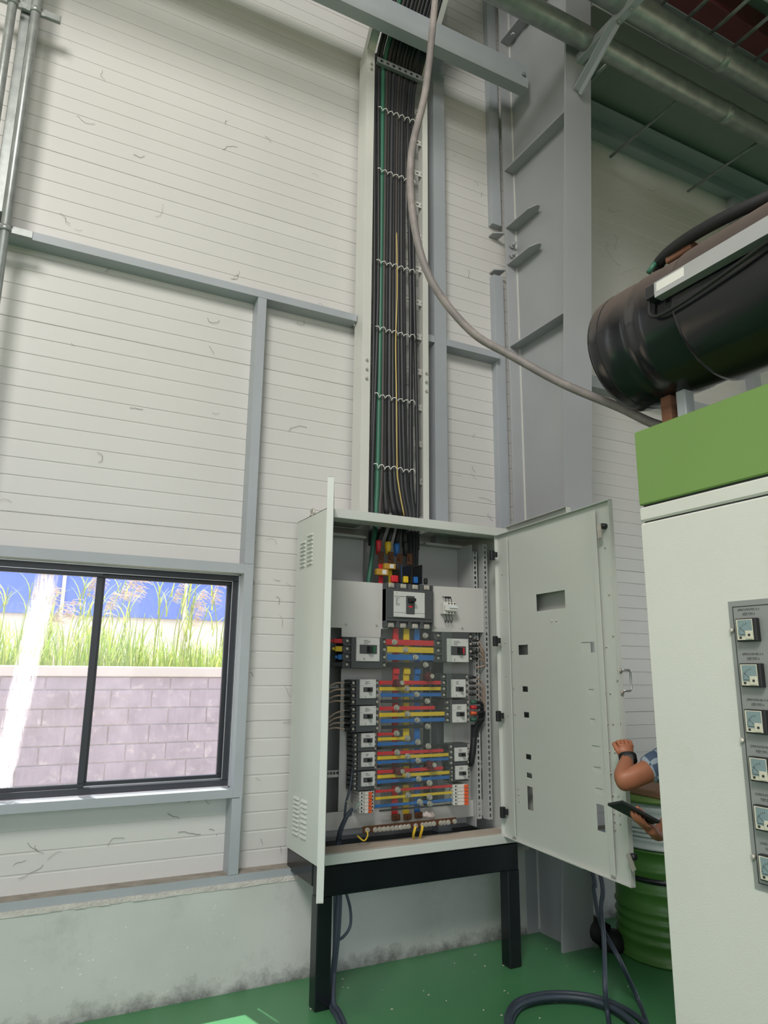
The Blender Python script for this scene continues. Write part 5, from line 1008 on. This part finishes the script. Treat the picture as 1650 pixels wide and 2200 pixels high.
# left hand: fingers curl over the door edge, thumb along its near side
ax = (hand - wrist).normalized(); sd = V((.88, -.46, 0)); 
for k in range(4):
    off = sd * (.024 - .016 * k); b = hand + off + ax * .004; L_ = (.8, 1.0, .95, .75)[k]
    c1 = b + ax * .022 * L_ + V((.004, .010, .004)); c2 = c1 + V((.010, .026, -.010)) * L_; c3 = c2 + V((.006, .004, -.022)) * L_
    for nm, p, r in (('a', b, .0098), ('b', c1, .0098), ('c', c2, .0088), ('d', c3, .0075)): N_['f%d%s' % (k, nm)] = (p, r)
    E_ += [('kl', 'f%da' % k), ('f%da' % k, 'f%db' % k), ('f%db' % k, 'f%dc' % k), ('f%dc' % k, 'f%dd' % k)]
t0 = wrist.lerp(hand, .55) - sd * .034; N_['t1'] = (t0, .012); N_['t2'] = (t0 + ax * .028 + V((-.006, .008, 0)), .0105); N_['t3'] = (t0 + ax * .045 + V((.002, .022, -.004)), .009); E_ += [('pl', 't1'), ('t1', 't2'), ('t2', 't3')]
# right hand: fingers under the phone, thumb over its edge
pd = (ph0 - ph1).normalized()
for k in range(4):
    b = h2 + pd * (-.018 + .017 * k) + V((.0, 0, -.004)); L_ = (.75, .95, 1.0, .9)[k]
    c1 = b + pd * .022 + V((-.012, -.016, .004)) * L_; c2 = c1 + pd * .012 + V((-.010, -.006, .020)) * L_; c3 = c2 + V((.002, .006, .016)) * L_
    for nm, p, r in (('a', b, .0095), ('b', c1, .0095), ('c', c2, .0088), ('d', c3, .0075)): N_['g%d%s' % (k, nm)] = (p, r)
    E_ += [('pr', 'g%da' % k), ('g%da' % k, 'g%db' % k), ('g%db' % k, 'g%dc' % k), ('g%dc' % k, 'g%dd' % k)]
N_['u1'] = (h2 + V((.02, .02, .022)), .012); N_['u2'] = (h2 + pd * .02 + V((.012, .016, .040)), .0105); N_['u3'] = (h2 + pd * .042 + V((.004, .006, .044)), .009); E_ += [('pr', 'u1'), ('u1', 'u2'), ('u2', 'u3')]
body = skin('body', N_, E_, M_SKIN, pe, 2)
fd = V((-.70, .71, 0)); rt = V((.71, .70, 0)); hd = V((2.645, 2.23, 1.46))
for s_ in (-1, 1):
    MB().lathe([(0.001, -.011), (.008, -.008), (.011, 0), (.008, .008), (.001, .011)], hd + fd * .083 + rt * .030 * s_ + V((0, 0, .005)), 'z', 10).build('eye', M_WHITEP, pe)
    MB().lathe([(0.001, -.005), (.005, 0), (.001, .005)], hd + fd * .093 + rt * .030 * s_ + V((0, 0, .005)), 'z', 8).build('iris', M_HAIR, pe)
    MB().tube([hd + rt * .082 * s_ + V((0, 0, -.03)), hd + rt * .092 * s_ - fd * .01 + V((0, 0, .0)), hd + rt * .086 * s_ - fd * .01 + V((0, 0, .025))], [.010, .016, .009], 8).build('ear', M_SKIN, pe)
MB().tube([hd + fd * .086 + V((0, 0, .015)), hd + fd * .104 + V((0, 0, -.020)), hd + fd * .090 + V((0, 0, -.032))], [.008, .014, .012], 8).build('nose', M_SKIN, pe)
MB().tube([hd + fd * .082 + rt * -.024 + V((0, 0, -.058)), hd + fd * .090 + V((0, 0, -.056)), hd + fd * .082 + rt * .024 + V((0, 0, -.058))], [.004, .006, .004], 6).build('mouth', M_MAROON, pe)
hb = MB(); nU, nV = 18, 8
hv = []
for j in range(nV + 1):
    for i in range(nU):
        a = 2 * math.pi * i / nU; d = fd * math.cos(a) + rt * math.sin(a); el = math.pi / 2 - (j / nV) * (1.15 if math.cos(a) > .3 else 2.0)
        hv.append(hd + V((0, 0, .018)) + d * (.098 * math.cos(el)) + V((0, 0, .094 * math.sin(el))))
hb.add(hv, [(j * nU + i, j * nU + (i + 1) % nU, (j + 1) * nU + (i + 1) % nU, (j + 1) * nU + i) for j in range(nV) for i in range(nU)], True).build('hair', M_HAIR, pe)
# clothes
def cloth_nodes(ks, g, extra=None):
    d = {}
    for k in ks:
        p, r = N_[k]; d[k] = (p, tuple(a + g for a in r) if isinstance(r, tuple) else r + g)
    return d
S = cloth_nodes(['belly', 'chest', 'upper', 'sl', 'ul', 'sr', 'ur'], .018)
S['hem'] = (V((2.70, 2.24, .80)), (.160, .142)); S['hem2'] = (V((2.70, 2.24, .70)), (.160, .145)); S['col'] = (N_['neck'][0] + V((.005, 0, -.02)), .066)
S['cl'] = (shl.lerp(elbow, .74), .063); S['ul'] = (shl.lerp(elbow, .5), .064); S['cr'] = (shr.lerp(e2, .62), .066)
skin('shirt', S, [('belly', 'chest'), ('chest', 'upper'), ('upper', 'col'), ('belly', 'hem'), ('hem', 'hem2'), ('upper', 'sl'), ('sl', 'ul'), ('ul', 'cl'), ('upper', 'sr'), ('sr', 'ur'), ('ur', 'cr')], M_PLAID, pe, 2)
Tn = cloth_nodes(['pelvis', 'hl', 'knl', 'kcl', 'hr', 'knr', 'kcr'], .014); Tn['al'] = (V((2.72, 2.16, .08)), .060); Tn['ar'] = (V((2.84, 2.32, .08)), .060)
skin('trousers', Tn, [('pelvis', 'hl'), ('hl', 'knl'), ('knl', 'kcl'), ('kcl', 'al'), ('pelvis', 'hr'), ('hr', 'knr'), ('knr', 'kcr'), ('kcr', 'ar')], M_TROUS, pe, 2)
for a_, t_ in (('al', 'tl'), ('ar', 'tr')):
    A_, T_ = N_[a_][0], N_[t_][0]; A0 = V((A_.x, A_.y, .045)); d = (T_ - A0).normalized()
    MB().tube([A0 - d * .05, A0, A0.lerp(T_, .6), T_ + d * .03, T_ + d * .05], [.030, .044, .044, .038, .022], 12).build('shoe', M_BLK, pe)
wa = MB().tube([wrist - ax * .012, wrist + ax * .014], .036, 16, cap=False).build('watch_strap', M_RUB, pe)
wc = wrist + V((-.026, -.030, .004)); MB().bar(wc - ax * .016, wc + ax * .016, .034, .012, V((-.6, -.7, .2))).build('watch_case', M_MCCB2, pe)
# phone
un = pd.cross(V((0, 0, 1))).normalized(); up_ = un.cross(pd).normalized()
ph = thing('smartphone', tuple(ph0.lerp(ph1, .5)), 'dark smartphone held flat in the hand in front of the inner door', 'phone')
vd = (ph0 - V((0, 0, 1.5))).normalized(); uu = (vd - pd * vd.dot(pd)).normalized(); ww_ = uu.cross(pd); ww_ = ww_ if ww_.z > 0 else -ww_; PN = (ww_ * .90 + uu * .44).normalized()
MB().bar(ph1, ph0, .076, .009, PN).build('phone_body', M_BLKS, ph)
nrm = PN; tpa = pd.cross(nrm).normalized(); nr2 = tpa.cross(pd).normalized()
MB().bar(ph1 + pd * .004 + nr2 * .0052, ph0 - pd * .004 + nr2 * .0052, .070, .001, nr2).build('screen', M_DARKGLASS, ph)

# ================================================================== SMALL THINGS ON WALL AND FLOOR
cb = MB(); rr = random.Random(3)
def strand(x, z, n, sp, y):
    p = [V((x, y, z))]; a = rr.uniform(0, 6.28)
    for i in range(n):
        a += rr.uniform(-.8, .8); p.append(p[-1] + V((math.cos(a) * sp, rr.uniform(-.003, .003), math.sin(a) * sp * .7)))
    cb.tube(p, rr.uniform(.0005, .0011), 3, cap=False)
for i in range(24): strand(rr.uniform(-.1, 1.65), rr.uniform(2.1, 4.9), rr.randint(3, 8), rr.uniform(.008, .022), YP - .006)
for i in range(14): strand(rr.uniform(2.38, 2.78), rr.uniform(2.4, 5.2), rr.randint(3, 8), rr.uniform(.008, .02), YP - .006)
for i in range(14): strand(rr.uniform(1.14, 1.36), rr.uniform(.6, 2.3), rr.randint(3, 7), rr.uniform(.008, .016), YP - .006)
for i in range(10): strand(rr.uniform(.1, 1.0), rr.uniform(.6, .85), rr.randint(3, 8), rr.uniform(.01, .02), YP - .006)
for i in range(18): strand(rr.uniform(3.2, 5.0), rr.uniform(3.8, 5.8), rr.randint(5, 14), rr.uniform(.015, .04), YP - .006)
tag(cb.build('cobweb', M_COB), 'dark dusty cobweb strands clinging to the wall cladding', 'cobweb', kind='stuff')
dr = MB()
for i in range(26):
    x, z_ = rr.uniform(.2, 1.3), rr.uniform(.05, .40); w_ = rr.uniform(.003, .010); h_ = rr.uniform(.002, .006)
    dr.box(x, x + w_, YS - .0012, YS, z_, z_ + h_)
tag(dr.build('paint_spatter', M_TIE), 'white paint spatter on the lower wall under the window', 'paint', kind='stuff')
ch = MB()
for i in range(40):
    x, y = rr.uniform(1.2, 2.9), rr.uniform(2.6, 3.6); s_ = rr.uniform(.004, .011)
    ch.add([(x, y, .001), (x + s_, y + s_ * .3, .001), (x + s_ * .7, y + s_, .003), (x - s_ * .3, y + s_ * .6, .002)], [(0, 1, 2, 3)])
tag(ch.build('paint_chips', M_MORTAR), 'pale paint chips scattered on the green floor', 'debris', kind='stuff')
